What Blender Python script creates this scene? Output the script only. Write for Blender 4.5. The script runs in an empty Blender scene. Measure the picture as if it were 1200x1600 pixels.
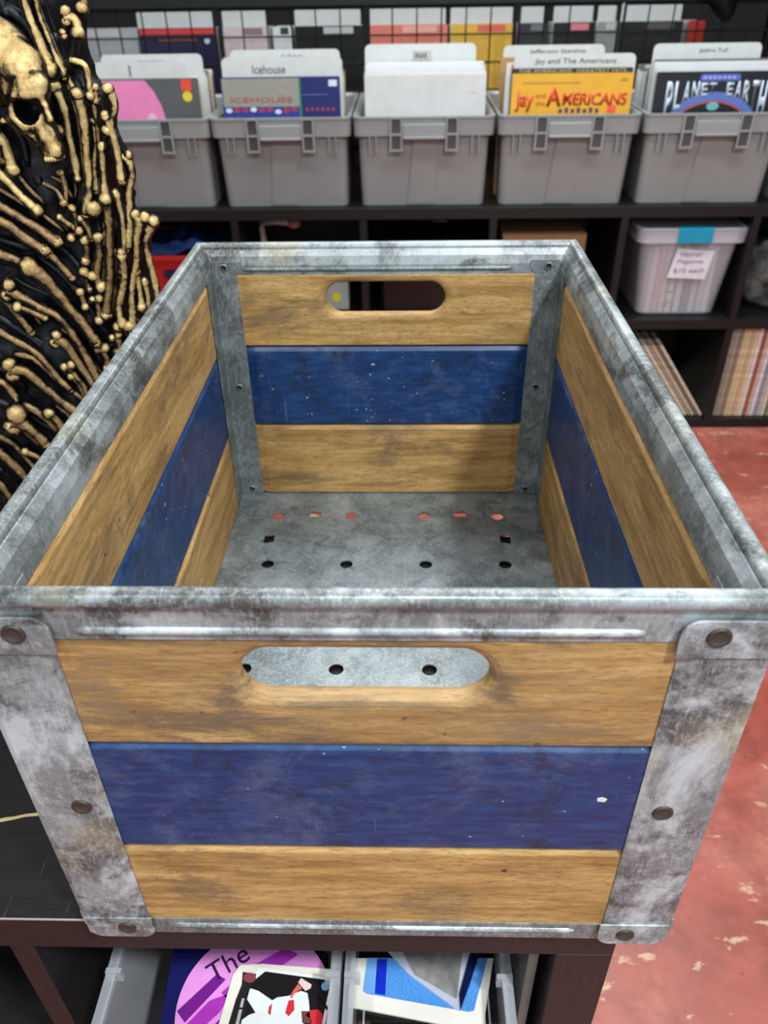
import bpy, bmesh, math, random
from mathutils import Vector, Matrix, noise as mnoise
random.seed(7)
S = bpy.context.scene
COL = S.collection
T = 0.76                      # height of the table top above the floor
W, D = 0.37, 0.5215           # crate footprint

# ---------------------------------------------------------------- camera
pitch, yaw, roll = 0.6128, 0.0311, 0.0167
cy, sy, cp, sp, cr, sr = math.cos(yaw), math.sin(yaw), math.cos(pitch), math.sin(pitch), math.cos(roll), math.sin(roll)
Rm = Matrix(((cy, -sy, 0), (sy, cy, 0), (0, 0, 1))) @ Matrix(((1, 0, 0), (0, cp, sp), (0, -sp, cp))) @ Matrix(((cr, 0, sr), (0, 1, 0), (-sr, 0, cr)))
right, fwd, up = Rm.col[0], Rm.col[1], Rm.col[2]
cam_data = bpy.data.cameras.new('camera')
cam = bpy.data.objects.new('camera', cam_data); COL.objects.link(cam)
cam.matrix_world = Matrix(((right.x, up.x, -fwd.x, 0.0186), (right.y, up.y, -fwd.y, -0.2595), (right.z, up.z, -fwd.z, 0.5175 + T), (0, 0, 0, 1)))
cam_data.sensor_fit = 'VERTICAL'; cam_data.sensor_height = 36.0; cam_data.lens = 1234.86 / 1600 * 36
cam_data.clip_start = 0.02
cam_data.dof.use_dof = True; cam_data.dof.focus_distance = 0.52; cam_data.dof.aperture_fstop = 11.0
S.camera = cam

# ---------------------------------------------------------------- world, lamps, exposure
wd = bpy.data.worlds.new('shop_daylight'); S.world = wd; wd.use_nodes = True
bg = wd.node_tree.nodes['Background']; bg.inputs[0].default_value = (0.74, 0.91, 1.0, 1); bg.inputs[1].default_value = 0.85
S.view_settings.view_transform = 'Standard'; S.view_settings.look = 'None'
S.view_settings.gamma = 1.0; S.view_settings.use_curve_mapping = False
S.view_settings.exposure = 0.1
CEIL = 2.75
LAMPS = [  # x, y, width, length, watts; third is an added fill for the front
    (0.80, -0.80, 0.16, 0.20, 58), (-0.75, -0.70, 0.16, 0.22, 18), (0.1, -2.75, 1.8, 0.30, 46),
    (-0.6, 1.15, 1.2, 0.30, 14), (0.9, 1.05, 1.2, 0.30, 18), (0.1, 1.75, 2.2, 0.25, 35)]
for i, (x, y, w, l, e) in enumerate(LAMPS):
    ld = bpy.data.lights.new('ceiling_or_fill_lamp', 'AREA'); ld.shape = 'RECTANGLE'; ld.size = w; ld.size_y = l; ld.energy = e
    ld.color = (0.94, 0.985, 1.0)
    lo = bpy.data.objects.new('ceiling_or_fill_lamp', ld); COL.objects.link(lo); lo.location = (x, y, CEIL - 0.07)

# ---------------------------------------------------------------- materials
def srgb(r, g, b):
    f = lambda c: (c / 255 / 12.92) if c / 255 <= 0.04045 else ((c / 255 + 0.055) / 1.055) ** 2.4
    return (f(r), f(g), f(b), 1)
MC = {}
class NT:
    def __init__(s, name):
        s.m = bpy.data.materials.new(name); s.m.use_nodes = True; s.t = s.m.node_tree; s.b = s.t.nodes['Principled BSDF']
    def n(s, typ, **k):
        nd = s.t.nodes.new(typ)
        for a, v in k.items(): setattr(nd, a, v)
        return nd
    def l(s, a, b): s.t.links.new(a, b)
    def coord(s, scale=(1, 1, 1), loc=(0, 0, 0), rot=(0, 0, 0)):
        tc = s.n('ShaderNodeTexCoord'); mp = s.n('ShaderNodeMapping')
        mp.inputs['Scale'].default_value = scale; mp.inputs['Location'].default_value = loc; mp.inputs['Rotation'].default_value = rot
        s.l(tc.outputs['Object'], mp.inputs['Vector']); return mp.outputs['Vector']
    def noise(s, vec, scale, detail=4, rough=0.6, dist=0.0):
        nd = s.n('ShaderNodeTexNoise'); s.l(vec, nd.inputs['Vector'])
        nd.inputs['Scale'].default_value = scale; nd.inputs['Detail'].default_value = detail
        nd.inputs['Roughness'].default_value = rough; nd.inputs['Distortion'].default_value = dist
        return nd.outputs['Fac']
    def ramp(s, fac, stops, interp='LINEAR'):
        r = s.n('ShaderNodeValToRGB'); r.color_ramp.interpolation = interp
        e = r.color_ramp.elements
        while len(e) < len(stops): e.new(0.5)
        for q, (p, c) in zip(e, stops):
            q.position = p; q.color = c if isinstance(c, tuple) else (c, c, c, 1)
        s.l(fac, r.inputs[0]); return r.outputs[0]
    def ramp2(s, v, a, b, top):
        m = s.n('ShaderNodeMapRange'); s.l(v, m.inputs['Value']); m.interpolation_type = 'SMOOTHSTEP'
        m.inputs['From Min'].default_value = a; m.inputs['From Max'].default_value = b
        m.inputs['To Min'].default_value = top; m.inputs['To Max'].default_value = 0.0
        return m.outputs['Result']
    def mix(s, fac, a, b, mode='MIX'):
        m = s.n('ShaderNodeMix', data_type='RGBA', blend_type=mode)
        if isinstance(fac, (int, float)): m.inputs[0].default_value = fac
        else: s.l(fac, m.inputs[0])
        for k, v in ((6, a), (7, b)):
            if isinstance(v, tuple): m.inputs[k].default_value = v
            else: s.l(v, m.inputs[k])
        return m.outputs[2]
    def bump(s, h, strength=0.3, dist=0.001):
        b = s.n('ShaderNodeBump'); b.inputs['Strength'].default_value = strength; b.inputs['Distance'].default_value = dist
        s.l(h, b.inputs['Height']); s.l(b.outputs[0], s.b.inputs['Normal'])
    def set(s, col=None, rough=None, metal=None, **k):
        for nm, v in (('Base Color', col), ('Roughness', rough), ('Metallic', metal)):
            if v is None: continue
            if isinstance(v, (tuple, int, float)): s.b.inputs[nm].default_value = v
            else: s.l(v, s.b.inputs[nm])
        for a, v in k.items(): s.b.inputs[a.replace('_', ' ')].default_value = v
        return s.m
def plain(name, rgb, rough=0.5, metal=0.0, var=0.12, sc=30, **k):
    key = (name,)
    if key in MC: return MC[key]
    t = NT(name); c = srgb(*rgb)
    n = t.noise(t.coord(), sc, 3)
    d = tuple(max(0, x * (1 - var)) for x in c[:3]) + (1,); l = tuple(min(1, x * (1 + var)) for x in c[:3]) + (1,)
    MC[key] = t.set(t.ramp(n, [(0.3, d), (0.7, l)]), rough, metal, **k)
    return MC[key]

def wood_mat(name='worn_beech_wood', stains=()):
    t = NT(name)
    info = t.n('ShaderNodeObjectInfo')
    tc = t.n('ShaderNodeTexCoord'); add = t.n('ShaderNodeVectorMath', operation='ADD')
    sc = t.n('ShaderNodeVectorMath', operation='SCALE'); comb = t.n('ShaderNodeCombineXYZ')
    for i in range(3): t.l(info.outputs['Random'], comb.inputs[i])
    t.l(comb.outputs[0], sc.inputs[0]); sc.inputs['Scale'].default_value = 7.0
    t.l(tc.outputs['Object'], add.inputs[0]); t.l(sc.outputs[0], add.inputs[1])
    def mp(s):
        m = t.n('ShaderNodeMapping'); m.inputs['Scale'].default_value = s; t.l(add.outputs[0], m.inputs['Vector']); return m.outputs[0]
    grain = t.noise(mp((9, 90, 90)), 3.0, 8, 0.7, 0.6)
    rings = t.noise(mp((2.2, 18, 18)), 2.2, 3, 0.5, 1.5)
    base = t.ramp(grain, [(0.36, srgb(114, 84, 46)), (0.5, srgb(165, 128, 74)), (0.64, srgb(200, 166, 110))])
    base = t.mix(0.5, base, t.ramp(rings, [(0.4, srgb(150, 113, 60)), (0.6, srgb(198, 161, 100))]))
    fleck = t.ramp(t.noise(mp((70, 520, 520)), 2.0, 2, 0.5), [(0.34, 0.6), (0.44, 0.0)])
    base = t.mix(fleck, base, srgb(124, 88, 52))
    dirt = t.ramp(t.noise(mp((6, 14, 14)), 1.3, 10, 0.78, 0.4), [(0.53, 0.0), (0.62, 0.65)])
    base = t.mix(dirt, base, srgb(100, 84, 66))
    spots = t.ramp(t.noise(mp((1, 1, 1)), 95, 1, 0.4), [(0.78, 0.0), (0.8, 0.8)])
    base = t.mix(spots, base, srgb(62, 42, 26))
    for x, z, rx, rz, strength, col in stains:      # hand grime worn into the slat, each patch with its own place
        m = t.n('ShaderNodeMapping'); m.inputs['Location'].default_value = (-x / rx, 0, -z / rz); m.inputs['Scale'].default_value = (1 / rx, 0, 1 / rz)
        t.l(tc.outputs['Object'], m.inputs['Vector'])
        ln = t.n('ShaderNodeVectorMath', operation='LENGTH'); t.l(m.outputs[0], ln.inputs[0])
        nz = t.noise(mp((9, 26, 26)), 3.0, 12, 0.85, 0.5)
        ad = t.n('ShaderNodeMath', operation='MULTIPLY_ADD'); t.l(nz, ad.inputs[0]); ad.inputs[1].default_value = 5.5; t.l(ln.outputs['Value'], ad.inputs[2])
        base = t.mix(t.ramp2(ad.outputs[0], 2.9, 4.0, strength), base, col)
    t.bump(grain, 0.25, 0.0006)
    return t.set(base, 0.55)
def blue_mat():
    t = NT('scuffed_blue_paint')
    v = t.coord()
    n1 = t.noise(t.coord((12, 70, 70)), 3, 8, 0.7)
    base = t.ramp(n1, [(0.36, srgb(12, 40, 78)), (0.5, srgb(15, 51, 100)), (0.66, srgb(26, 68, 117))])
    haze = t.ramp(t.noise(v, 14, 10, 0.8, 0.5), [(0.5, 0.0), (0.63, 0.45)])
    base = t.mix(haze, base, srgb(88, 100, 128))
    dark = t.ramp(t.noise(t.coord(loc=(3, 1, 2)), 16, 8, 0.75), [(0.56, 0.0), (0.62, 0.7)])
    base = t.mix(dark, base, srgb(24, 34, 52))
    def scr(rot, sc, th):
        return t.ramp(t.noise(t.coord((260, 260, 7), rot=rot), sc, 2, 0.5), [(th + 0.02, 0.0), (th + 0.06, 0.35)])
    base = t.mix(scr((0, 0.7, 0), 1.5, 0.72), base, srgb(120, 136, 172))
    base = t.mix(scr((0, -1.0, 0), 1.2, 0.73), base, srgb(130, 140, 170))
    chips = t.ramp(t.noise(t.coord(loc=(5, 5, 5)), 240, 1, 0.4), [(0.77, 0.0), (0.79, 1.0)])
    base = t.mix(chips, base, srgb(170, 170, 165))
    t.bump(n1, 0.15, 0.0005)
    return t.set(base, 0.42)
def zinc_mat(name, a, b, c, oxide=0.0, metal=0.35):
    t = NT(name)
    v = t.coord()
    vo = t.n('ShaderNodeTexVoronoi', feature='F1'); vo.inputs['Scale'].default_value = 90
    mixv = t.n('ShaderNodeVectorMath', operation='ADD')
    nz = t.n('ShaderNodeTexNoise'); nz.inputs['Scale'].default_value = 60; t.l(v, nz.inputs['Vector'])
    sc = t.n('ShaderNodeVectorMath', operation='SCALE'); sc.inputs['Scale'].default_value = 0.02
    t.l(nz.outputs['Color'], sc.inputs[0]); t.l(v, mixv.inputs[0]); t.l(sc.outputs[0], mixv.inputs[1])
    t.l(mixv.outputs[0], vo.inputs['Vector'])
    sp_ = t.ramp(vo.outputs['Color'], [(0.1, a), (0.9, b)])
    n1 = t.noise(v, 14, 9, 0.72, 0.8)
    base = t.mix(0.5, sp_, t.ramp(n1, [(0.38, a), (0.5, b), (0.62, c)]))
    n2 = t.noise(t.coord(loc=(4, 2, 7)), 30, 8, 0.78, 0.5)
    base = t.mix(t.ramp(n2, [(0.5, 0.0), (0.6, 0.62)]), base, srgb(70, 74, 74))
    if oxide:
        n3 = t.noise(t.coord((1, 1, 0.8), loc=(1, 7, 3)), 11, 10, 0.7, 0.3)
        base = t.mix(t.ramp(n3, [(0.49, 0.0), (0.57, oxide)]), base, srgb(202, 213, 218))
        n4 = t.noise(t.coord((1, 1, 1.6), loc=(9, 2, 5)), 13, 9, 0.75, 0.4)
        base = t.mix(t.ramp(n4, [(0.51, 0.0), (0.6, 0.85)]), base, srgb(62, 62, 60))
        n5 = t.noise(t.coord(loc=(2, 2, 8)), 9, 5, 0.7)
        base = t.mix(t.ramp(n5, [(0.56, 0.0), (0.66, 0.4)]), base, srgb(184, 176, 140))
    fine = t.noise(t.coord((90, 90, 25)), 6, 6, 0.8)
    base = t.mix(t.ramp(fine, [(0.5, 0.0), (0.68, 0.4)]), base, srgb(222, 226, 226))
    t.bump(t.noise(v, 240, 5, 0.7), 0.25, 0.0004)
    return t.set(base, t.ramp(n1, [(0.3, 0.34), (0.7, 0.55)]), metal)
M = {}
M['wood'] = wood_mat()
G1, G2 = srgb(86, 74, 62), srgb(120, 104, 84)
M['wood_front'] = wood_mat('grimy_beech_handle_slat', [(-0.066, 0.228, 0.011, 0.018, 0.85, G1), (-0.085, 0.204, 0.060, 0.013, 0.8, G1), (0.066, 0.232, 0.009, 0.012, 0.85, G1), (0.0, 0.218, 0.07, 0.003, 0.6, G1), (0.0, 0.225, 0.20, 0.06, 0.35, G2),
    (0.088, 0.202, 0.034, 0.011, 0.6, G2), (-0.13, 0.222, 0.016, 0.028, 0.5, G2), (0.0, 0.190, 0.16, 0.0035, 0.6, G1), (-0.02, 0.262, 0.14, 0.003, 0.6, G1)])
M['blue'] = blue_mat()
M['zinc'] = zinc_mat('galvanised_steel', srgb(88, 98, 100), srgb(128, 138, 140), srgb(164, 172, 174))
M['zinc_old'] = zinc_mat('weathered_galvanised_steel', srgb(98, 104, 106), srgb(140, 147, 149), srgb(178, 184, 188), 0.75, 0.25)
M['zinc_rim'] = zinc_mat('scuffed_galvanised_rim', srgb(96, 102, 103), srgb(138, 145, 146), srgb(168, 174, 176), 0.4, 0.35)
M['rivet'] = plain('steel_rivet', (78, 74, 68), 0.45, 0.6, 0.3, 120)
M['dark_hole'] = plain('dark_rivet_core', (22, 20, 19), 0.6)

def bone_mat(name, hi, lo, black, thr):
    t = NT(name)
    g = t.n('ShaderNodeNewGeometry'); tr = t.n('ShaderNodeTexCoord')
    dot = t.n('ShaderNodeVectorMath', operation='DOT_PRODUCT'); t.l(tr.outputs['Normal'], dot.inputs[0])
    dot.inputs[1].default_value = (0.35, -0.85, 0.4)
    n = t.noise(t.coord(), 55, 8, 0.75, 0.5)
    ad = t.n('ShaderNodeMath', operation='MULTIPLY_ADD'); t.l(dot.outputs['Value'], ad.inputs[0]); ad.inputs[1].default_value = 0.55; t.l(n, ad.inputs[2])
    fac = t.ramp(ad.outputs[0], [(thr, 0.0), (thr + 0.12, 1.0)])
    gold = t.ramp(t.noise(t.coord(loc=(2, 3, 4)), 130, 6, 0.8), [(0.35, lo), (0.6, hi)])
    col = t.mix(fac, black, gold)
    t.bump(t.noise(t.coord(), 120, 6, 0.75), 0.6, 0.0015)
    return t.set(col, t.ramp(fac, [(0, 0.3), (1, 0.45)]), 0.35)
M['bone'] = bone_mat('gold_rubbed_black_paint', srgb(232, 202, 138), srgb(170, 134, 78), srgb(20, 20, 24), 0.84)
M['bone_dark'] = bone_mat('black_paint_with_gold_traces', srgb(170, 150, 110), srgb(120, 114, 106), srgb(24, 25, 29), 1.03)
M['bone_shaded'] = bone_mat('shaded_gold_rubbed_paint', srgb(176, 142, 92), srgb(96, 74, 48), srgb(18, 17, 18), 0.86)  # darker copy of the gold, puts the lower bones' shade into the colour
M['black_lam'] = NT('scratched_black_laminate')
def _lam():
    t = NT('scratched_black_laminate')
    b = t.ramp(t.noise(t.coord((6, 60, 60)), 4, 6, 0.7), [(0.3, srgb(13, 12, 12)), (0.8, srgb(30, 28, 26))])
    s1 = t.ramp(t.noise(t.coord((160, 9, 9), rot=(0, 0, 0.3)), 2, 2), [(0.71, 0.0), (0.74, 0.4)])
    b = t.mix(s1, b, srgb(86, 84, 78))
    t.b.inputs['Specular IOR Level'].default_value = 0.2
    return t.set(b, 0.55)
M['black_lam'] = _lam()
def _brown(name, axis):
    t = NT(name); sc = (8, 90, 90) if axis == 'x' else (90, 90, 8)
    g = t.noise(t.coord(sc), 4, 6, 0.7)
    t.bump(g, 0.2, 0.0004)
    return t.set(t.ramp(g, [(0.38, srgb(13, 11, 12)), (0.64, srgb(30, 26, 27))]), 0.5)
M['brown_x'] = _brown('dark_brown_foil_long', 'x'); M['brown_z'] = _brown('dark_brown_foil_upright', 'z')
M['black_shelf'] = plain('black_shelf_foil', (12, 10, 11), 0.5, 0, 0.25, 20)
def _floor():
    t = NT('red_painted_concrete')
    v = t.coord()
    n = t.noise(v, 3.0, 9, 0.65, 0.4)
    b = t.ramp(n, [(0.36, srgb(152, 70, 58)), (0.5, srgb(172, 90, 76)), (0.64, srgb(190, 120, 104))])
    n2 = t.noise(t.coord((1, 1, 1), loc=(3, 3, 0)), 9, 8, 0.7)
    b = t.mix(t.ramp(n2, [(0.47, 0.0), (0.62, 0.6)]), b, srgb(128, 66, 58))
    sp1 = t.noise(t.coord((1, 2.2, 1), loc=(6, 1, 0)), 11, 9, 0.72, 0.3)
    b = t.mix(t.ramp(sp1, [(0.6, 0.0), (0.62, 0.8)]), b, srgb(206, 176, 140))
    sp2 = t.noise(t.coord(loc=(1, 8, 0)), 34, 4, 0.6)
    b = t.mix(t.ramp(sp2, [(0.7, 0.0), (0.72, 0.7)]), b, srgb(120, 62, 52))
    t.bump(n2, 0.25, 0.002)
    return t.set(b, t.ramp(n, [(0.38, 0.32), (0.62, 0.5)]))
M['floor'] = _floor()
M['wall'] = plain('charcoal_wall_paint', (46, 44, 46), 0.8)
M['ceiling'] = plain('grey_ceiling_paint', (120, 120, 118), 0.9)
M['bin'] = plain('grey_translucent_plastic', (146, 148, 147), 0.3, 0, 0.04, 8, Subsurface_Weight=0.0)
M['white_card'] = plain('white_card', (214, 217, 216), 0.5, 0, 0.04)
M['pale_card'] = plain('pale_grey_divider_plastic', (206, 210, 208), 0.35, 0, 0.05)
M['cream'] = plain('aged_cream_card', (214, 196, 164), 0.6, 0, 0.12)
M['wire'] = plain('black_coated_wire', (14, 14, 15), 0.4)
M['ink'] = plain('black_marker_ink', (40, 42, 48), 0.6)
M['grey_ink'] = plain('faded_marker_ink', (128, 130, 134), 0.6)
def colour(name, rgb, rough=0.35, **k): return plain(name, rgb, rough, 0, 0.06, 25, **k)
def clear_mat():
    t = NT('clear_plastic'); t.set((0.82, 0.85, 0.88, 1), 0.12, 0)
    t.b.inputs['Alpha'].default_value = 0.28; return t.m
M['clear'] = clear_mat()
def frosted():
    t = NT('frosted_clear_plastic'); t.set((0.78, 0.78, 0.84, 1), 0.25, 0); t.b.inputs['Alpha'].default_value = 0.42; return t.m
M['frosted'] = frosted()
def boxclear():
    t = NT('milky_clear_plastic'); t.set((0.80, 0.80, 0.86, 1), 0.2, 0); t.b.inputs['Alpha'].default_value = 0.26; return t.m
M['milky'] = boxclear()
def smoke():
    t = NT('greyish_clear_plastic_rim'); t.set((0.5, 0.52, 0.56, 1), 0.15, 0); t.b.inputs['Alpha'].default_value = 0.45; return t.m
M['smoke'] = smoke()

# ---------------------------------------------------------------- object helpers
def tag(o, label=None, cat=None, group=None, kind=None):
    for k, v in (('label', label), ('category', cat), ('group', group), ('kind', kind)):
        if v: o[k] = v
    return o
def thing(name, loc, label, cat, group=None, rotz=0.0):
    o = bpy.data.objects.new(name, None); COL.objects.link(o); o.location = loc; o.rotation_euler = (0, 0, rotz)
    o.empty_display_size = 0.02
    return tag(o, label, cat, group)
def obj(name, bm, mats, parent=None, loc=(0, 0, 0), rot=(0, 0, 0), smooth=False, bevel=0.0):
    me = bpy.data.meshes.new(name)
    bmesh.ops.recalc_face_normals(bm, faces=bm.faces)
    bm.to_mesh(me); bm.free()
    for m in (mats if isinstance(mats, (list, tuple)) else [mats]): me.materials.append(m)
    if smooth:
        for p in me.polygons: p.use_smooth = True
    o = bpy.data.objects.new(name, me); COL.objects.link(o); o.location = loc; o.rotation_euler = rot
    if parent is not None: o.parent = parent
    if bevel:
        md = o.modifiers.new('bevel', 'BEVEL'); md.width = bevel; md.segments = 2; md.limit_method = 'ANGLE'
    return o
def NB(): return bmesh.new()
def box(bm, x0, x1, y0, y1, z0, z1, mi=0):
    vs = [bm.verts.new((x, y, z)) for z in (z0, z1) for y in (y0, y1) for x in (x0, x1)]
    for q in ((0, 1, 3, 2), (4, 6, 7, 5), (0, 4, 5, 1), (2, 3, 7, 6), (0, 2, 6, 4), (1, 5, 7, 3)):
        f = bm.faces.new([vs[i] for i in q]); f.material_index = mi
    return vs
def loft(bm, rings, closed_ring=True, cap=True, closed_path=False, mi=0):
    R_ = [[bm.verts.new(p) for p in r] for r in rings]
    n = len(rings[0]); m = len(R_)
    for i in range(m if closed_path else m - 1):
        a, b = R_[i], R_[(i + 1) % m]
        for j in range(n if closed_ring else n - 1):
            f = bm.faces.new((a[j], a[(j + 1) % n], b[(j + 1) % n], b[j])); f.material_index = mi
    if cap and not closed_path:
        for r in (R_[0], R_[-1]):
            f = bm.faces.new(r); f.material_index = mi
    return R_
def prism(bm, pts, z0, z1, mi=0):
    """extrude a flat outline (x, y) between two heights"""
    loft(bm, [[(x, y, z0) for x, y in pts], [(x, y, z1) for x, y in pts]], mi=mi)
def rrect(w0, w1, h0, h1, r, seg=5, corners=(1, 1, 1, 1)):
    out = []
    for k, (cx, cz) in enumerate(((w1 - r, h1 - r), (w0 + r, h1 - r), (w0 + r, h0 + r), (w1 - r, h0 + r))):
        for i in range(seg + 1):
            if not corners[k]:
                out.append(((w1, h1), (w0, h1), (w0, h0), (w1, h0))[k]); break
            a = math.pi / 2 * (k + i / seg); out.append((cx + r * math.cos(a), cz + r * math.sin(a)))
    return out
def slab_y(bm, pts, y0, y1, mi=0):
    loft(bm, [[(x, y0, z) for x, z in pts], [(x, y1, z) for x, z in pts]], mi=mi)
def tube(bm, path, radii, seg=10, mi=0, capped=True):
    rings = []
    P = [Vector(p) for p in path]
    ref = Vector((0.13, 0.31, 0.94))
    for i, p in enumerate(P):
        d = (P[min(i + 1, len(P) - 1)] - P[max(i - 1, 0)]).normalized()
        u = d.cross(ref); u = u.normalized() if u.length > 1e-4 else d.orthogonal().normalized()
        v = d.cross(u).normalized(); r = radii[i] if isinstance(radii, (list, tuple)) else radii
        rings.append([tuple(p + (u * math.cos(a) + v * math.sin(a)) * r) for a in (2 * math.pi * k / seg for k in range(seg))])
    return loft(bm, rings, cap=capped, mi=mi)
def ball(bm, c, r, s=(1, 1, 1), sub=2, mi=0):
    res = bmesh.ops.create_icosphere(bm, subdivisions=sub, radius=r, matrix=Matrix.Translation(c) @ Matrix.Diagonal((s[0], s[1], s[2], 1)))
    for v in res['verts']:
        for f in v.link_faces: f.material_index = mi
def text_mesh(name, s, mat, parent, loc, rot, width=None, height=None, depth=0.0006, align='CENTER', bold=0.0, shear=0.0):
    cu = bpy.data.curves.new(name, 'FONT'); cu.body = s; cu.size = 1.0; cu.align_x = align; cu.offset = bold; cu.shear = shear
    cu.resolution_u = 3
    tmp = bpy.data.objects.new(name, cu); COL.objects.link(tmp)
    bpy.context.view_layer.update()
    me = bpy.data.meshes.new_from_object(tmp.evaluated_get(bpy.context.evaluated_depsgraph_get()))
    bpy.data.objects.remove(tmp); bpy.data.curves.remove(cu)
    me.name = name
    xs = [v.co.x for v in me.vertices]; ys = [v.co.y for v in me.vertices]
    w, h = max(xs) - min(xs), max(ys) - min(ys)
    sx = (width / w) if width else (height / h); sy_ = (height / h) if height else sx
    bm = NB(); bm.from_mesh(me); bpy.data.meshes.remove(me)
    y0 = min(ys); x0 = min(xs) if align == 'LEFT' else (min(xs) + max(xs)) / 2
    for v in bm.verts: v.co = ((v.co.x - x0) * sx, (v.co.y - y0) * sy_, v.co.z)
    top = bmesh.ops.extrude_face_region(bm, geom=bm.faces[:])
    for v in [g for g in top['geom'] if isinstance(g, bmesh.types.BMVert)]: v.co.z += depth
    return obj(name, bm, mat, parent, loc, rot)
UPR = (math.pi / 2, 0, 0)        # text standing up, facing the camera side (-y)
def fill_holes(name, outer, holes, z0, z1):
    """flat plate with holes, as a bmesh"""
    cu = bpy.data.curves.new(name, 'CURVE'); cu.dimensions = '2D'; cu.fill_mode = 'BOTH'; cu.extrude = (z1 - z0) / 2
    for L in [outer] + holes:
        s = cu.splines.new('POLY'); s.points.add(len(L) - 1); s.use_cyclic_u = True
        for p, (x, y) in zip(s.points, L): p.co = (x, y, 0, 1)
    tmp = bpy.data.objects.new(name, cu); COL.objects.link(tmp); bpy.context.view_layer.update()
    me = bpy.data.meshes.new_from_object(tmp.evaluated_get(bpy.context.evaluated_depsgraph_get()))
    bpy.data.objects.remove(tmp); bpy.data.curves.remove(cu)
    bm = NB(); bm.from_mesh(me); bpy.data.meshes.remove(me)
    bmesh.ops.translate(bm, verts=bm.verts, vec=(0, 0, (z0 + z1) / 2))
    return bm
def clone(root, loc=None, label=None, group=None, rot=None):
    r = root.copy(); COL.objects.link(r)
    if loc is not None: r.location = loc
    if rot is not None: r.rotation_euler = rot
    if label: r['label'] = label
    if group: r['group'] = group
    for ch in list(root.children):
        c = ch.copy(); COL.objects.link(c); c.parent = r
        for g in list(ch.children):
            d = g.copy(); COL.objects.link(d); d.parent = c
    return r

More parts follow.
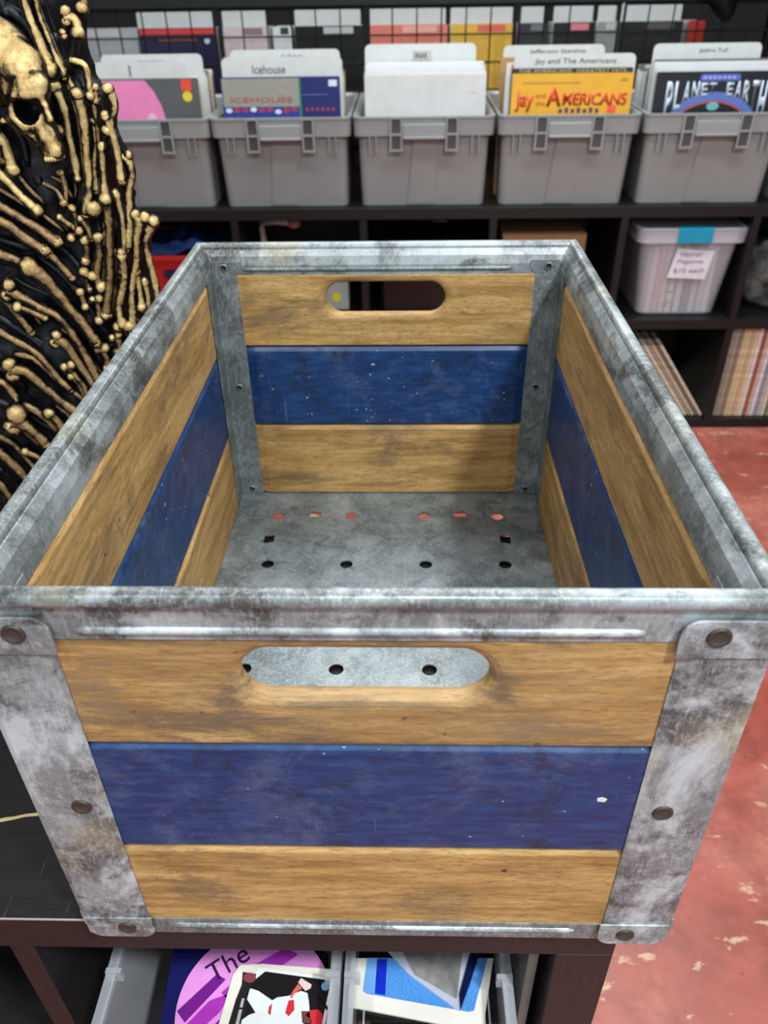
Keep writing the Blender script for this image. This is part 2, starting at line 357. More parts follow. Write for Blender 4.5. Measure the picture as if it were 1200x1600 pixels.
# measured outlines: bones and skull relative to the sculpture base, printed cards relative to their own place
BONES = [([(0.176,-0.04,1.257,0.0026),(0.178,-0.04,1.235,0.0034),(0.183,-0.04,1.212,0.0043),(0.186,-0.04,1.193,0.0051)],0,1,0),([(0.183,-0.032,1.257,0.0023),(0.184,-0.032,1.237,0.0024),(0.189,-0.032,1.212,0.0026),(0.195,-0.032,1.187,0.0027)],0,0,0),([(0.185,-0.038,1.18,0.004),(0.19,-0.038,1.161,0.0037),(0.189,-0.038,1.136,0.0035),(0.189,-0.038,1.115,0.0032),(0.188,-0.038,1.097,0.0029)],1,1,0),([(0.206,-0.034,1.201,0.0027),(0.217,-0.034,1.197,0.0028),(0.218,-0.034,1.185,0.0029),(0.216,-0.034,1.171,0.0031)],0,1,0),([(0.195,-0.03,1.193,0.0021),(0.198,-0.03,1.185,0.0021),(0.201,-0.03,1.174,0.0022)],0,0,0),([(0.207,-0.042,1.174,0.004),(0.208,-0.042,1.15,0.0039),(0.204,-0.042,1.122,0.0038),(0.2,-0.042,1.095,0.0037),(0.19,-0.042,1.064,0.0036)],1,0,0),([(0.222,-0.032,1.178,0.0025),(0.221,-0.032,1.171,0.0025),(0.22,-0.032,1.167,0.0025)],0,0,0),([(0.236,-0.038,1.177,0.0034),(0.24,-0.038,1.166,0.0035),(0.234,-0.038,1.151,0.0036),(0.228,-0.038,1.141,0.0038)],1,1,0),([(0.229,-0.04,1.155,0.0031),(0.233,-0.04,1.137,0.0033),(0.234,-0.04,1.118,0.0036),(0.233,-0.04,1.096,0.0039)],0,0,0),([(0.24,-0.036,1.117,0.0032),(0.244,-0.036,1.103,0.0034),(0.237,-0.036,1.084,0.0036),(0.232,-0.036,1.055,0.0038),(0.223,-0.036,1.026,0.0041)],2,0,0),([(0.212,-0.03,1.148,0.0025),(0.212,-0.03,1.134,0.0025),(0.204,-0.03,1.106,0.0026),(0.201,-0.03,1.083,0.0026)],1,0,0),([(0.218,-0.036,1.127,0.0029),(0.215,-0.036,1.109,0.0034),(0.212,-0.036,1.079,0.0039)],0,0,0),([(0.212,-0.038,1.077,0.0046),(0.211,-0.038,1.056,0.0044),(0.204,-0.038,1.02,0.0043),(0.196,-0.038,0.985,0.0041),(0.186,-0.038,0.954,0.0039)],1,1,0),([(0.224,-0.04,1.084,0.0029),(0.226,-0.04,1.06,0.0031),(0.222,-0.04,1.03,0.0033),(0.213,-0.04,0.999,0.0035)],0,0,0),([(0.244,-0.038,1.06,0.004),(0.237,-0.038,1.039,0.0039),(0.231,-0.038,1.012,0.0038),(0.22,-0.038,0.981,0.0037),(0.211,-0.038,0.933,0.0036)],2,1,0),([(0.256,-0.034,1.054,0.004),(0.245,-0.034,1.035,0.0038),(0.244,-0.034,1.015,0.0036),(0.246,-0.034,0.99,0.0034),(0.245,-0.034,0.965,0.0032)],1,1,0),([(0.228,-0.034,1.255,0.0029),(0.228,-0.034,1.246,0.0032),(0.225,-0.034,1.242,0.0035)],1,1,0),([(0.211,-0.04,1.236,0.0035),(0.219,-0.04,1.234,0.0038),(0.219,-0.04,1.223,0.0041)],2,1,0),([(0.21,-0.03,1.224,0.0042),(0.209,-0.03,1.211,0.0039),(0.202,-0.03,1.198,0.0036)],0,0,1),([(0.205,-0.04,1.224,0.0021),(0.206,-0.04,1.22,0.0024)],1,1,0),([(0.154,-0.04,1.093,0.0016),(0.164,-0.04,1.087,0.0023),(0.169,-0.04,1.074,0.003)],0,0,0),([(0.171,-0.038,1.103,0.0029),(0.174,-0.038,1.091,0.0026),(0.17,-0.038,1.075,0.0023)],0,0,0),([(0.114,-0.04,1.145,0.0063),(0.124,-0.04,1.131,0.0052),(0.125,-0.04,1.107,0.0042)],1,1,0),([(0.101,-0.04,1.113,0.0042),(0.115,-0.04,1.098,0.0041),(0.127,-0.04,1.081,0.004),(0.139,-0.04,1.067,0.004)],0,1,0),([(0.091,-0.04,1.08,0.0043),(0.11,-0.04,1.067,0.0043),(0.13,-0.04,1.053,0.0043),(0.152,-0.04,1.035,0.0044)],0,0,0),([(0.086,-0.042,1.061,0.005),(0.104,-0.042,1.055,0.0048),(0.119,-0.042,1.041,0.0046),(0.137,-0.042,1.027,0.0044)],0,0,0),([(0.16,-0.038,1.06,0.0023),(0.167,-0.038,1.053,0.0027),(0.174,-0.038,1.05,0.003)],1,0,0),([(0.176,-0.04,1.069,0.0033),(0.177,-0.04,1.06,0.0027),(0.176,-0.04,1.05,0.002)],0,0,0),([(0.198,-0.04,1.068,0.0053),(0.189,-0.04,1.057,0.0037),(0.189,-0.04,1.039,0.002)],1,0,0),([(0.183,-0.042,1.059,0.0027),(0.187,-0.042,1.053,0.0022),(0.19,-0.042,1.038,0.0017)],0,0,0),([(0.168,-0.04,1.039,0.003),(0.178,-0.04,1.046,0.003)],1,1,0),([(0.137,-0.038,1.023,0.0048),(0.147,-0.038,1.012,0.004),(0.157,-0.038,0.996,0.0031)],0,0,0),([(0.075,-0.038,1.026,0.0058),(0.095,-0.038,1.019,0.0055),(0.11,-0.038,1.011,0.0052)],0,0,0),([(0.116,-0.042,1.01,0.0062),(0.132,-0.042,0.994,0.0057),(0.146,-0.042,0.968,0.0053),(0.158,-0.042,0.948,0.0048),(0.169,-0.042,0.923,0.0044)],1,0,0),([(0.084,-0.04,0.983,0.0053),(0.096,-0.04,0.976,0.0049),(0.114,-0.04,0.964,0.0046),(0.134,-0.04,0.951,0.0043),(0.15,-0.04,0.915,0.004),(0.161,-0.04,0.871,0.0038)],2,0,0),([(0.091,-0.042,0.965,0.0039),(0.102,-0.042,0.961,0.0034),(0.118,-0.042,0.952,0.0029)],1,0,0),([(0.061,-0.036,0.985,0.0042),(0.075,-0.036,0.97,0.0038),(0.086,-0.036,0.952,0.0034),(0.095,-0.036,0.933,0.0029)],0,0,0),([(0.122,-0.04,0.927,0.0047),(0.133,-0.04,0.919,0.0045),(0.144,-0.04,0.891,0.0043),(0.153,-0.04,0.871,0.004),(0.162,-0.04,0.861,0.0038)],2,0,0),([(0.048,-0.036,0.942,0.0043),(0.071,-0.036,0.925,0.004),(0.093,-0.036,0.909,0.0037),(0.11,-0.036,0.879,0.0034),(0.122,-0.036,0.86,0.003)],0,0,0),([(0.063,-0.044,0.891,0.0059),(0.079,-0.044,0.889,0.0055),(0.094,-0.044,0.871,0.0051),(0.113,-0.044,0.849,0.0047),(0.132,-0.044,0.829,0.0042)],2,0,0),([(0.128,-0.038,0.893,0.0041),(0.132,-0.038,0.882,0.0037),(0.14,-0.038,0.868,0.0034),(0.143,-0.038,0.844,0.0031)],2,0,0),([(0.129,-0.038,0.88,0.003),(0.136,-0.038,0.866,0.0026),(0.14,-0.038,0.843,0.0023)],1,0,0),([(0.029,-0.038,0.878,0.0056),(0.047,-0.038,0.87,0.0045),(0.055,-0.038,0.851,0.0034)],1,0,0),([(0.05,-0.048,0.827,0.0085),(0.065,-0.048,0.817,0.0066),(0.08,-0.048,0.795,0.0047)],2,0,0),([(0.091,-0.042,0.833,0.0046),(0.1,-0.042,0.821,0.0048),(0.105,-0.042,0.803,0.0051)],1,0,0),([(0.004,-0.04,0.784,0.0064),(0.017,-0.04,0.774,0.0057),(0.031,-0.04,0.751,0.0051),(0.046,-0.04,0.717,0.0045)],1,0,0),([(-0.012,-0.036,0.739,0.0057),(0.003,-0.036,0.719,0.005),(0.006,-0.036,0.683,0.0042)],0,0,0),([(0.042,-0.032,0.774,0.0036),(0.063,-0.032,0.76,0.0032),(0.069,-0.032,0.736,0.0029)],1,0,0),([(0.179,-0.034,1.035,0.0034),(0.179,-0.034,1.024,0.0033),(0.175,-0.034,1.013,0.0031)],1,1,0),([(0.194,-0.036,1.038,0.0037),(0.192,-0.036,1.019,0.0038),(0.184,-0.036,0.998,0.0038),(0.186,-0.036,0.985,0.0039)],1,1,0),([(0.204,-0.03,1.049,0.003),(0.198,-0.03,1.031,0.0027)],0,0,0),([(0.218,-0.04,1.023,0.0041),(0.214,-0.04,0.992,0.0043),(0.203,-0.04,0.964,0.0045),(0.203,-0.04,0.941,0.0047)],0,2,0),([(0.228,-0.036,1.001,0.0031),(0.228,-0.036,0.982,0.0033),(0.227,-0.036,0.962,0.0036)],1,1,0),([(0.234,-0.032,0.99,0.0028),(0.234,-0.032,0.968,0.0028),(0.228,-0.032,0.946,0.0029)],0,1,0),([(0.176,-0.038,1.0,0.0038),(0.172,-0.038,0.992,0.0033),(0.174,-0.038,0.983,0.0028)],2,0,0),([(0.178,-0.038,0.972,0.0032),(0.179,-0.038,0.963,0.0032),(0.177,-0.038,0.948,0.0032)],2,1,0),([(0.161,-0.034,0.979,0.0028),(0.162,-0.034,0.97,0.0028),(0.163,-0.034,0.962,0.0029)],1,1,0),([(0.191,-0.038,0.929,0.0036),(0.195,-0.038,0.919,0.004),(0.191,-0.038,0.908,0.0044)],2,1,0),([(0.17,-0.034,0.912,0.0037),(0.173,-0.034,0.9,0.0035),(0.172,-0.034,0.888,0.0034)],2,1,0),([(0.207,-0.034,0.943,0.0032),(0.209,-0.034,0.931,0.0035),(0.204,-0.034,0.916,0.0037)],1,1,0),([(0.135,-0.026,1.246,0.0065),(0.158,-0.026,1.24,0.0055),(0.17,-0.026,1.225,0.0046),(0.172,-0.026,1.206,0.0037),(0.172,-0.026,1.187,0.0028)],0,0,1),([(0.141,-0.03,1.259,0.0046),(0.15,-0.03,1.25,0.0038),(0.153,-0.03,1.24,0.0029)],0,0,1),([(0.204,-0.028,1.101,0.0023),(0.197,-0.028,1.063,0.0023),(0.195,-0.028,1.044,0.0024)],0,0,1),([(0.194,-0.022,1.136,0.0038),(0.189,-0.022,1.106,0.0039),(0.179,-0.022,1.068,0.004)],0,0,1),([(0.217,-0.022,1.164,0.0038),(0.217,-0.022,1.141,0.0038),(0.217,-0.022,1.124,0.0039)],0,0,1),([(0.229,-0.024,1.136,0.0032),(0.233,-0.024,1.112,0.0032),(0.232,-0.024,1.087,0.0033)],0,0,1),([(0.235,-0.024,1.081,0.0033),(0.23,-0.024,1.049,0.0034)],0,0,1),([(0.19,-0.024,1.219,0.003),(0.194,-0.024,1.203,0.003),(0.195,-0.024,1.192,0.0031)],0,0,1),([(0.06,-0.024,0.999,0.0042),(0.084,-0.024,0.988,0.0039),(0.107,-0.024,0.966,0.0036),(0.123,-0.024,0.943,0.0033)],0,0,1),([(0.047,-0.024,0.955,0.0044),(0.076,-0.024,0.932,0.0041),(0.099,-0.024,0.908,0.0037),(0.12,-0.024,0.871,0.0034)],0,0,1),([(0.033,-0.024,0.908,0.0045),(0.063,-0.024,0.888,0.004),(0.079,-0.024,0.863,0.0035)],0,0,1),([(0.019,-0.024,0.842,0.0047),(0.046,-0.024,0.829,0.0043),(0.079,-0.024,0.802,0.004),(0.099,-0.024,0.783,0.0036)],0,0,1),([(0.141,-0.022,1.094,0.004),(0.144,-0.022,1.069,0.0035),(0.161,-0.022,1.039,0.0031)],0,0,1)]
SKULL = {'blobs': [(0.1355, -0.04, 1.2024, 0.0395, 1, 0.8, 1), (0.1602, -0.05, 1.1943, 0.0274, 1, 0.85, 1), (0.1733, -0.065, 1.1812, 0.0177, 1, 1, 1), (0.1835, -0.07, 1.1853, 0.0117, 1, 1, 1), (0.1705, -0.075, 1.1782, 0.0141, 1.2, 0.6, 0.45), (0.1835, -0.075, 1.1781, 0.0088, 1, 0.8, 0.6), (0.1713, -0.055, 1.1472, 0.0141, 1, 1, 1), (0.1745, -0.06, 1.1334, 0.0123, 1, 1, 1), (0.1778, -0.062, 1.124, 0.0118, 1, 1, 0.9), (0.1655, -0.06, 1.1414, 0.0086, 1, 1, 1), (0.1538, -0.065, 1.1501, 0.0055, 1, 1, 1), (0.1451, -0.06, 1.1527, 0.0049, 1, 1, 1), (0.1351, -0.055, 1.1532, 0.0043, 1, 1, 1), (0.1602, -0.065, 1.1467, 0.0067, 1, 1, 1), (0.1506, -0.06, 1.1674, 0.006, 0.6, 1, 1.4), (0.1871, -0.075, 1.1691, 0.0047, 1, 1, 1), (0.19, -0.08, 1.164, 0.0047, 1, 1, 1), (0.1931, -0.084, 1.1587, 0.0047, 1, 1, 1), (0.1719, -0.06, 1.1563, 0.0085, 1, 1, 1), (0.1854, -0.065, 1.1347, 0.0067, 1, 1, 1), (0.1853, -0.05, 1.1435, 0.0062, 1, 1, 1), (0.1614, -0.054, 1.1621, 0.0164, 1, 1, 1), (0.1551, -0.065, 1.1761, 0.0083, 1, 1, 1), (0.1495, -0.062, 1.1607, 0.0078, 1, 1, 1), (0.1735, -0.066, 1.1534, 0.0097, 1, 1, 1), (0.18, -0.066, 1.1411, 0.0104, 1, 1, 1), (0.1851, -0.068, 1.1291, 0.0086, 1, 1, 1), (0.1827, -0.07, 1.1642, 0.0045, 1, 1, 1), (0.1797, -0.07, 1.1584, 0.0045, 1, 1, 1), (0.1742, -0.07, 1.1537, 0.0045, 1, 1, 1), (0.1674, -0.07, 1.1511, 0.0045, 1, 1, 1), (0.1607, -0.07, 1.1512, 0.0045, 1, 1, 1), (0.1553, -0.07, 1.1539, 0.0045, 1, 1, 1), (0.1525, -0.07, 1.1587, 0.0045, 1, 1, 1), (0.1526, -0.07, 1.1645, 0.0045, 1, 1, 1), (0.1558, -0.07, 1.1703, 0.0045, 1, 1, 1), (0.1613, -0.07, 1.1748, 0.0044, 1, 1, 1), (0.1679, -0.07, 1.1773, 0.0044, 1, 1, 1), (0.1746, -0.07, 1.1772, 0.0044, 1, 1, 1), (0.1798, -0.07, 1.1746, 0.0044, 1, 1, 1), (0.1828, -0.07, 1.17, 0.0044, 1, 1, 1)], 'teeth': [(0.1774, -0.078, 1.1233, 0.0026, 1, 1, 1), (0.1793, -0.076, 1.1227, 0.0026, 1, 1, 1), (0.1812, -0.074, 1.1224, 0.0026, 1, 1, 1), (0.1833, -0.072, 1.1225, 0.0026, 1, 1, 1), (0.1854, -0.07, 1.1228, 0.0026, 1, 1, 1), (0.1877, -0.068, 1.1233, 0.0026, 1, 1, 1), (0.19, -0.066, 1.1242, 0.0026, 1, 1, 1)], 'eye': (0.1677, -0.07, 1.1644, 0.0122, 1, 1.9, 1), 'nose': (0.1885, -0.076, 1.1477, 0.0036, 0.8, 1.6, 1.7)}
ART = {'card':[(-0.0194,0.0302),(0.0429,0.0226),(0.0345,-0.039),(-0.0414,-0.0354)],'picture':[(-0.013,0.0267),(0.0406,0.0206),(0.0327,-0.0322),(-0.0389,-0.0285),(-0.0295,0.0124),(-0.0193,0.0213)],'body':[(-0.0227,0.0137),(-0.0162,0.0119),(-0.0044,0.0051),(-0.0007,0.0074),(0.0082,0.0087),(0.0129,0.0107),(0.0177,0.0124),(0.0228,0.0109),(0.0247,0.004),(0.0257,-0.0021),(0.0193,-0.0022),(0.021,-0.0103),(0.0235,-0.0117),(0.0161,-0.0163),(0.0079,-0.0149),(-0.0002,-0.0134),(-0.008,-0.0151),(-0.0231,-0.0154),(-0.028,-0.0194),(-0.0265,-0.0096),(-0.0208,-0.0054),(-0.0161,-0.0038),(-0.0242,0.0055),(-0.0247,0.0109)],'sleeve':[(0.0086,0.0053),(0.0127,0.0057),(0.0139,-0.0015),(0.01,-0.006),(0.0069,-0.0038)],'arm':[(0.0111,0.0123),(0.0146,0.0174),(0.0183,0.0143),(0.0129,0.0107),(0.0109,0.0068),(0.0092,0.0076)],'glove':[(0.0166,0.0219),(0.0255,0.0172),(0.0249,0.0144),(0.021,0.0124),(0.0145,0.0186)],'belt':[(-0.0041,0.0028),(-0.0042,-0.0055),(-0.0064,-0.0041),(-0.0062,0.0005)],'face':[(0.0193,-0.0022),(0.0258,-0.0028),(0.0274,-0.0109),(0.0218,-0.0103)],'cap':[(0.0257,-0.0017),(0.0321,-0.0008),(0.036,-0.0041),(0.0362,-0.0108),(0.0287,-0.016),(0.0276,-0.008),(0.0232,-0.0051)],'bat':[(0.0259,0.0133),(0.0281,0.0118),(0.0405,0.0004),(0.0391,-0.0015)],'spine':[(-0.031,0.026),(-0.0198,0.0245),(-0.0232,0.0141),(-0.0246,0.0032),(-0.0273,-0.0233),(-0.037,-0.0221),(-0.0331,0.0046),(-0.0302,0.0164)],'spinetext':[(-0.0284,0.0062),(-0.0264,0.0063),(-0.0276,-0.0125),(-0.0304,-0.0126)],'badge':[(0.0395,0.0162),(0.0392,0.0146),(0.0382,0.0134),(0.0366,0.0129),(0.035,0.0133),(0.0338,0.0145),(0.0332,0.0161),(0.0335,0.0178),(0.0345,0.019),(0.0361,0.0195),(0.0377,0.0191),(0.0389,0.0179)],'teamlogo':[(-0.0196,0.0217),(-0.02,0.0198),(-0.0217,0.0184),(-0.0242,0.0178),(-0.0268,0.0183),(-0.029,0.0196),(-0.03,0.0215),(-0.0296,0.0235),(-0.028,0.0249),(-0.0255,0.0255),(-0.0228,0.025),(-0.0206,0.0236)],'under1':[(-0.0156,0.0331),(0.0413,0.0298),(0.0414,0.0233),(0.026,-0.0376),(-0.0462,-0.034),(-0.0389,0.0245),(-0.0342,0.032)],'frame':[(-0.054,0.0438),(0.063,0.0455),(0.0497,-0.0098),(-0.0559,0.007)],'print':[(-0.0416,0.044),(0.0584,0.0455),(0.0441,0.0053),(0.0397,0.0043),(-0.0415,0.0165),(-0.0441,0.0184)],'navy':[(-0.0333,0.0431),(-0.0251,0.0432),(-0.026,0.0154),(-0.0345,0.0166)],'lightblue':[(-0.0416,0.044),(-0.0334,0.0441),(-0.0345,0.0166),(-0.0415,0.0165),(-0.0441,0.0184)],'slab':[(-0.0327,0.0571),(0.025,0.0579),(0.0514,0.0479),(0.0333,0.0042),(0.0304,0.0051),(-0.0066,0.0305)],'slabphoto':[(-0.0143,0.0521),(0.0374,0.0477),(0.0308,0.0125),(-0.0025,0.0306)],'slabedge':[(0.0442,0.0478),(0.0513,0.0469),(0.0438,0.0279),(0.0333,0.0042),(0.033,0.0158)],'cdcase':[(-0.0488,0.0513),(0.0709,0.053),(0.0647,-0.0026),(-0.0472,-0.0022)]}

# ================================================================ SETTING
def struct(name, bm, m): return tag(obj(name, bm, m), kind='structure')
b_ = NB(); box(b_, -3.2, 3.2, -3.0, 4.2, -0.05, 0.0); struct('floor', b_, M['floor'])
b_ = NB(); box(b_, -3.2, 3.2, -3.0, 4.2, CEIL, CEIL + 0.05); struct('ceiling', b_, M['ceiling'])
b_ = NB(); box(b_, -3.2, 3.2, 4.2, 4.3, 0.0, CEIL); struct('wall_back', b_, M['wall'])
b_ = NB(); box(b_, -3.3, -3.2, -3.0, 4.2, 0.0, CEIL); struct('wall_left', b_, M['wall'])
b_ = NB(); box(b_, 3.2, 3.3, -3.0, 4.2, 0.0, CEIL); struct('wall_right', b_, M['wall'])
for i, (x, y, w, l, e) in enumerate(LAMPS):  # one housing per lamp, the added fill included
    b_ = NB(); box(b_, x - w / 2 - 0.03, x + w / 2 + 0.03, y - l / 2 - 0.03, y + l / 2 + 0.03, CEIL - 0.06, CEIL)
    f_ = struct('trim_%d' % (i + 1), b_, colour('white_lamp_housing', (220, 220, 218)))

# ================================================================ TABLE (two by two cube shelf)
TX0, TX1, TY0, TY1 = -0.650, 0.160, 0.008, 0.430
tb = thing('cube_shelf_table', ((TX0 + TX1) / 2, (TY0 + TY1) / 2, 0), 'black-topped dark brown cube shelf carrying the wooden crate, with bins inside', 'shelf')
ox, oy = (TX0 + TX1) / 2, (TY0 + TY1) / 2
def tpart(name, m, x0, x1, y0, y1, z0, z1, lab=None, bev=0.0008):
    bm = NB(); box(bm, x0 - ox, x1 - ox, y0 - oy, y1 - oy, z0, z1); o = obj(name, bm, m, tb, bevel=bev)
    if lab: o['label'] = lab
    return o
tpart('top_board', M['brown_x'], TX0, TX1, TY0, TY1, T - 0.037, T - 0.0006)
tpart('top_surface', M['black_lam'], TX0, TX1, TY0 + 0.0006, TY1, T - 0.0006, T, 'scratched black top surface', 0)
tpart('worn_edge', colour('bare_worn_edge', (150, 142, 130)), TX0, TX1, TY0 - 0.0004, TY0 + 0.0007, T - 0.0012, T - 0.0001, 'pale worn front edge of the top', 0)
tpart('bottom_board', M['brown_x'], TX0, TX1, TY0, TY1, 0, 0.037)
tpart('side_panel', M['brown_z'], TX0, TX0 + 0.038, TY0, TY1, 0.037, T - 0.037)
tpart('side_panel', M['brown_z'], TX1 - 0.038, TX1, TY0, TY1, 0.037, T - 0.037)
tpart('divider_panel', M['brown_z'], -0.2540, -0.2370, TY0 + 0.001, TY1, 0.037, T - 0.037)
tpart('middle_shelf', M['brown_x'], TX0 + 0.038, -0.2540, TY0 + 0.001, TY1, 0.372, 0.389)
tpart('middle_shelf', M['brown_x'], -0.2370, TX1 - 0.038, TY0 + 0.001, TY1, 0.372, 0.389)
bm = NB()   # splintered crack in the black surface
xs = [-0.400, -0.375, -0.350, -0.330, -0.312, -0.300, -0.290, -0.283, -0.276, -0.270, -0.262, -0.252, -0.240, -0.225]
up_, lo_ = [], []
for i, x in enumerate(xs):
    yc = 0.0800 + (x + 0.28) * 0.16 + random.uniform(-0.0012, 0.0012); w = 0.0016 if 1 < i < 12 else 0.0005
    up_.append((x - ox, yc + w - oy)); lo_.append((x - ox, yc - w * random.uniform(0.5, 1.1) - oy))
prism(bm, lo_ + up_[::-1], T - 0.0002, T + 0.0003)
obj('splintered_crack', bm, colour('bare_chipboard', (196, 172, 122)), tb)['label'] = 'pale splintered crack in the black top'

# ================================================================ CRATE
crate = thing('milk_crate', (0, D / 2, T), 'old galvanised metal and wood crate with blue middle slats, standing on the dark table', 'crate')
def cobj(name, bm, m, **k):
    bmesh.ops.translate(bm, verts=bm.verts, vec=(0, -D / 2, 0)); return obj(name, bm, m, crate, **k)
def ring_rect(d, z):      # rectangle inset by d from the outer faces
    return [(-W / 2 + d, d, z), (W / 2 - d, d, z), (W / 2 - d, D - d, z), (-W / 2 + d, D - d, z)]
def sweep_profile(bm, prof):
    rows = [[bm.verts.new(p) for p in ring_rect(d, z)] for d, z in prof]
    n = len(rows)
    for i in range(n):
        a, b = rows[i], rows[(i + 1) % n]
        for j in range(4): bm.faces.new((a[j], a[(j + 1) % 4], b[(j + 1) % 4], b[j]))
# top band: folded sheet covering both faces of the wall
bm = NB(); sweep_profile(bm, [(0.0006, 0.2625), (0.0006, 0.284), (0.0030, 0.2858), (0.0080, 0.2862), (0.0125, 0.2805), (0.0146, 0.2725), (0.0148, 0.2625), (0.0136, 0.2625), (0.0134, 0.2715), (0.0113, 0.2785), (0.0072, 0.2835), (0.0018, 0.281), (0.0018, 0.2625)])
band = cobj('top_band', bm, M['zinc_rim'], bevel=0.0006)
def bead(bm, a, b, r):
    a, b = Vector(a), Vector(b); d = (b - a).normalized()
    tube(bm, [a, a + d * r * 0.5, a + d * r * 2.2, b - d * r * 2.2, b - d * r * 0.5, b], [r * 0.15, r * 0.7, r, r, r * 0.7, r * 0.15], 12)
BEADS = []
for z in (0.2685, 0.0105):
    BEADS += [((-0.131, 0.0012, z), (0.127, 0.0012, z)), ((-0.131, D - 0.0012, z), (0.127, D - 0.0012, z)), ((-W / 2 + 0.0012, 0.06, z), (-W / 2 + 0.0012, D - 0.06, z)), ((W / 2 - 0.0012, 0.06, z), (W / 2 - 0.0012, D - 0.06, z))]
BEADS += [((-0.140, D - 0.0143, 0.2685), (0.124, D - 0.0143, 0.2685)), ((-0.140, 0.0143, 0.2685), (0.124, 0.0143, 0.2685))]
for a_, e_ in BEADS:
    bm = NB(); bead(bm, a_, e_, 0.0024); cobj('pressed_bead', bm, M['zinc_old'] if a_[1] < 0.01 else M['zinc'], smooth=True)
# rolled rim
bm = NB(); r = 0.0049; N = 20
prof = [(0.0028 - r * math.cos(2 * math.pi * k / N), 0.2866 + r * math.sin(2 * math.pi * k / N)) for k in range(N)]
sweep_profile(bm, prof)
rim = cobj('rolled_rim', bm, M['zinc_rim'])
for p in rim.data.polygons: p.use_smooth = True
rim.data.set_sharp_from_angle(angle=math.radians(50))
# bottom pan
holes = []
def circ(x, y, r, n=20): return [(x + r * math.cos(2 * math.pi * k / n), y + r * math.sin(2 * math.pi * k / n)) for k in range(n)]
for y in (0.0600, 0.1460, 0.2285, 0.2935, 0.3755, 0.4612):
    for x in (-0.1225, -0.041, 0.041, 0.1225): holes.append(circ(x, y, 0.0066))
for x in (-0.081, 0.081):
    for y in (0.4640, 0.0572): holes.append([(x - 0.0065, y - 0.004), (x + 0.0065, y - 0.004), (x + 0.0065, y + 0.005), (x - 0.0065, y + 0.005)])
for s in (-1, 1):
    for y in (0.4190, 0.1030):
        holes.append([(s * 0.1325, y - 0.008), (s * 0.1215, y - 0.006), (s * 0.1215, y + 0.006), (s * 0.1325, y + 0.008)])
bm = fill_holes('pan', [(-0.1725, 0.013), (0.1725, 0.013), (0.1725, D - 0.013), (-0.1725, D - 0.013)], holes, 0.0034, 0.005)
sweep_profile(bm, [(0.0004, 0.0006), (0.0004, 0.0172), (0.0016, 0.0172), (0.0018, 0.0018), (0.0125, 0.0018), (0.0125, 0.0055), (0.0136, 0.0055), (0.0136, 0.0006)])
cobj('bottom_pan', bm, M['zinc'])
# slats
def slat_mesh(L, z0, z1, t0, t1, taper):
    """outer face at y=0, inner face at t1 in the middle and t0 at the ends; long axis x"""
    c = 0.0022; bm = NB(); rings = []
    if taper: st = [(-L / 2, t0), (-L / 2 + taper, t0), (-L / 2 + taper + 0.010, t1), (L / 2 - taper - 0.010, t1), (L / 2 - taper, t0), (L / 2, t0)]
    else: st = [(-L / 2, t0), (0, t0), (L / 2, t0)]
    for x, t in st:
        rings.append([(x, c, z0), (x, t - c, z0), (x, t, z0 + c), (x, t, z1 - 0.0042), (x, t - 0.0035, z1), (x, 0.0028, z1), (x, 0, z1 - 0.0034), (x, 0, z0 + c)])
    loft(bm, rings); return bm
def stadium(hw, hh, n=64):
    out = []
    for k in range(n):
        a = 2 * math.pi * (k + 0.5) / n; x, z = math.cos(a), math.sin(a)
        s = hw - hh; out.append((math.copysign(s, x) + hh * x, hh * z))
    return out
def handle_slat_mesh(L, z0, z1, t):
    bm = NB(); n = 64; zc = 0.2385
    inner = stadium(0.0595, 0.0163, n)
    def off(e): return [(x, z + zc) for x, z in stadium(0.0595 + e, 0.0163 + e * 0.8, n)]
    def rect(i):
        out = []
        ring = off(0.011)
        for (x, z) in ring:
            if abs(x) < 0.058: out.append([x * (L / 2 - 0.02) / 0.058, z1 if z > zc else z0])
            else: out.append([math.copysign(L / 2, x), zc + (z - zc) / 0.019 * (z1 - z0) / 2])
        for q in out: q[1] = min(z1, max(z0, q[1]))
        for sx in (-1, 1):
            for zz in (z0, z1):
                k = min(range(n), key=lambda k: abs(out[k][0] - sx * L / 2) + abs(out[k][1] - zz)); out[k] = [sx * L / 2, zz]
        return out
    rc = rect(0); cz = (z0 + z1) / 2
    shrink = [[x * (1 - 0.0012 / (L / 2)), cz + (z - cz) * (1 - 0.0012 / ((z1 - z0) / 2))] for x, z in rc]
    rows = [[(x, 0.0012, z) for x, z in rc], [(x, 0, z) for x, z in shrink], [(x, 0, z) for x, z in off(0.0085)]]
    for a in (20, 45, 70, 90):
        e = 0.0085 * (1 - math.sin(math.radians(a))); rows.append([(x, 0.0048 * (1 - math.cos(math.radians(a))), z) for x, z in off(e)])
    rows.append([(x, t - 0.0048, z) for x, z in off(0.0)])
    for a in (65, 40, 15):
        e = 0.0085 * (1 - math.sin(math.radians(a))); rows.append([(x, t - 0.0048 * (1 - math.cos(math.radians(a))), z) for x, z in off(e)])
    rows += [[(x, t, z) for x, z in off(0.0085)], [(x, t, z) for x, z in shrink], [(x, t - 0.0012, z) for x, z in rc]]
    loft(bm, rows, closed_path=True, cap=False)
    return bm
LV = [(0.1888, 0.2630), (0.0968, 0.1873), (0.0060, 0.0952)]
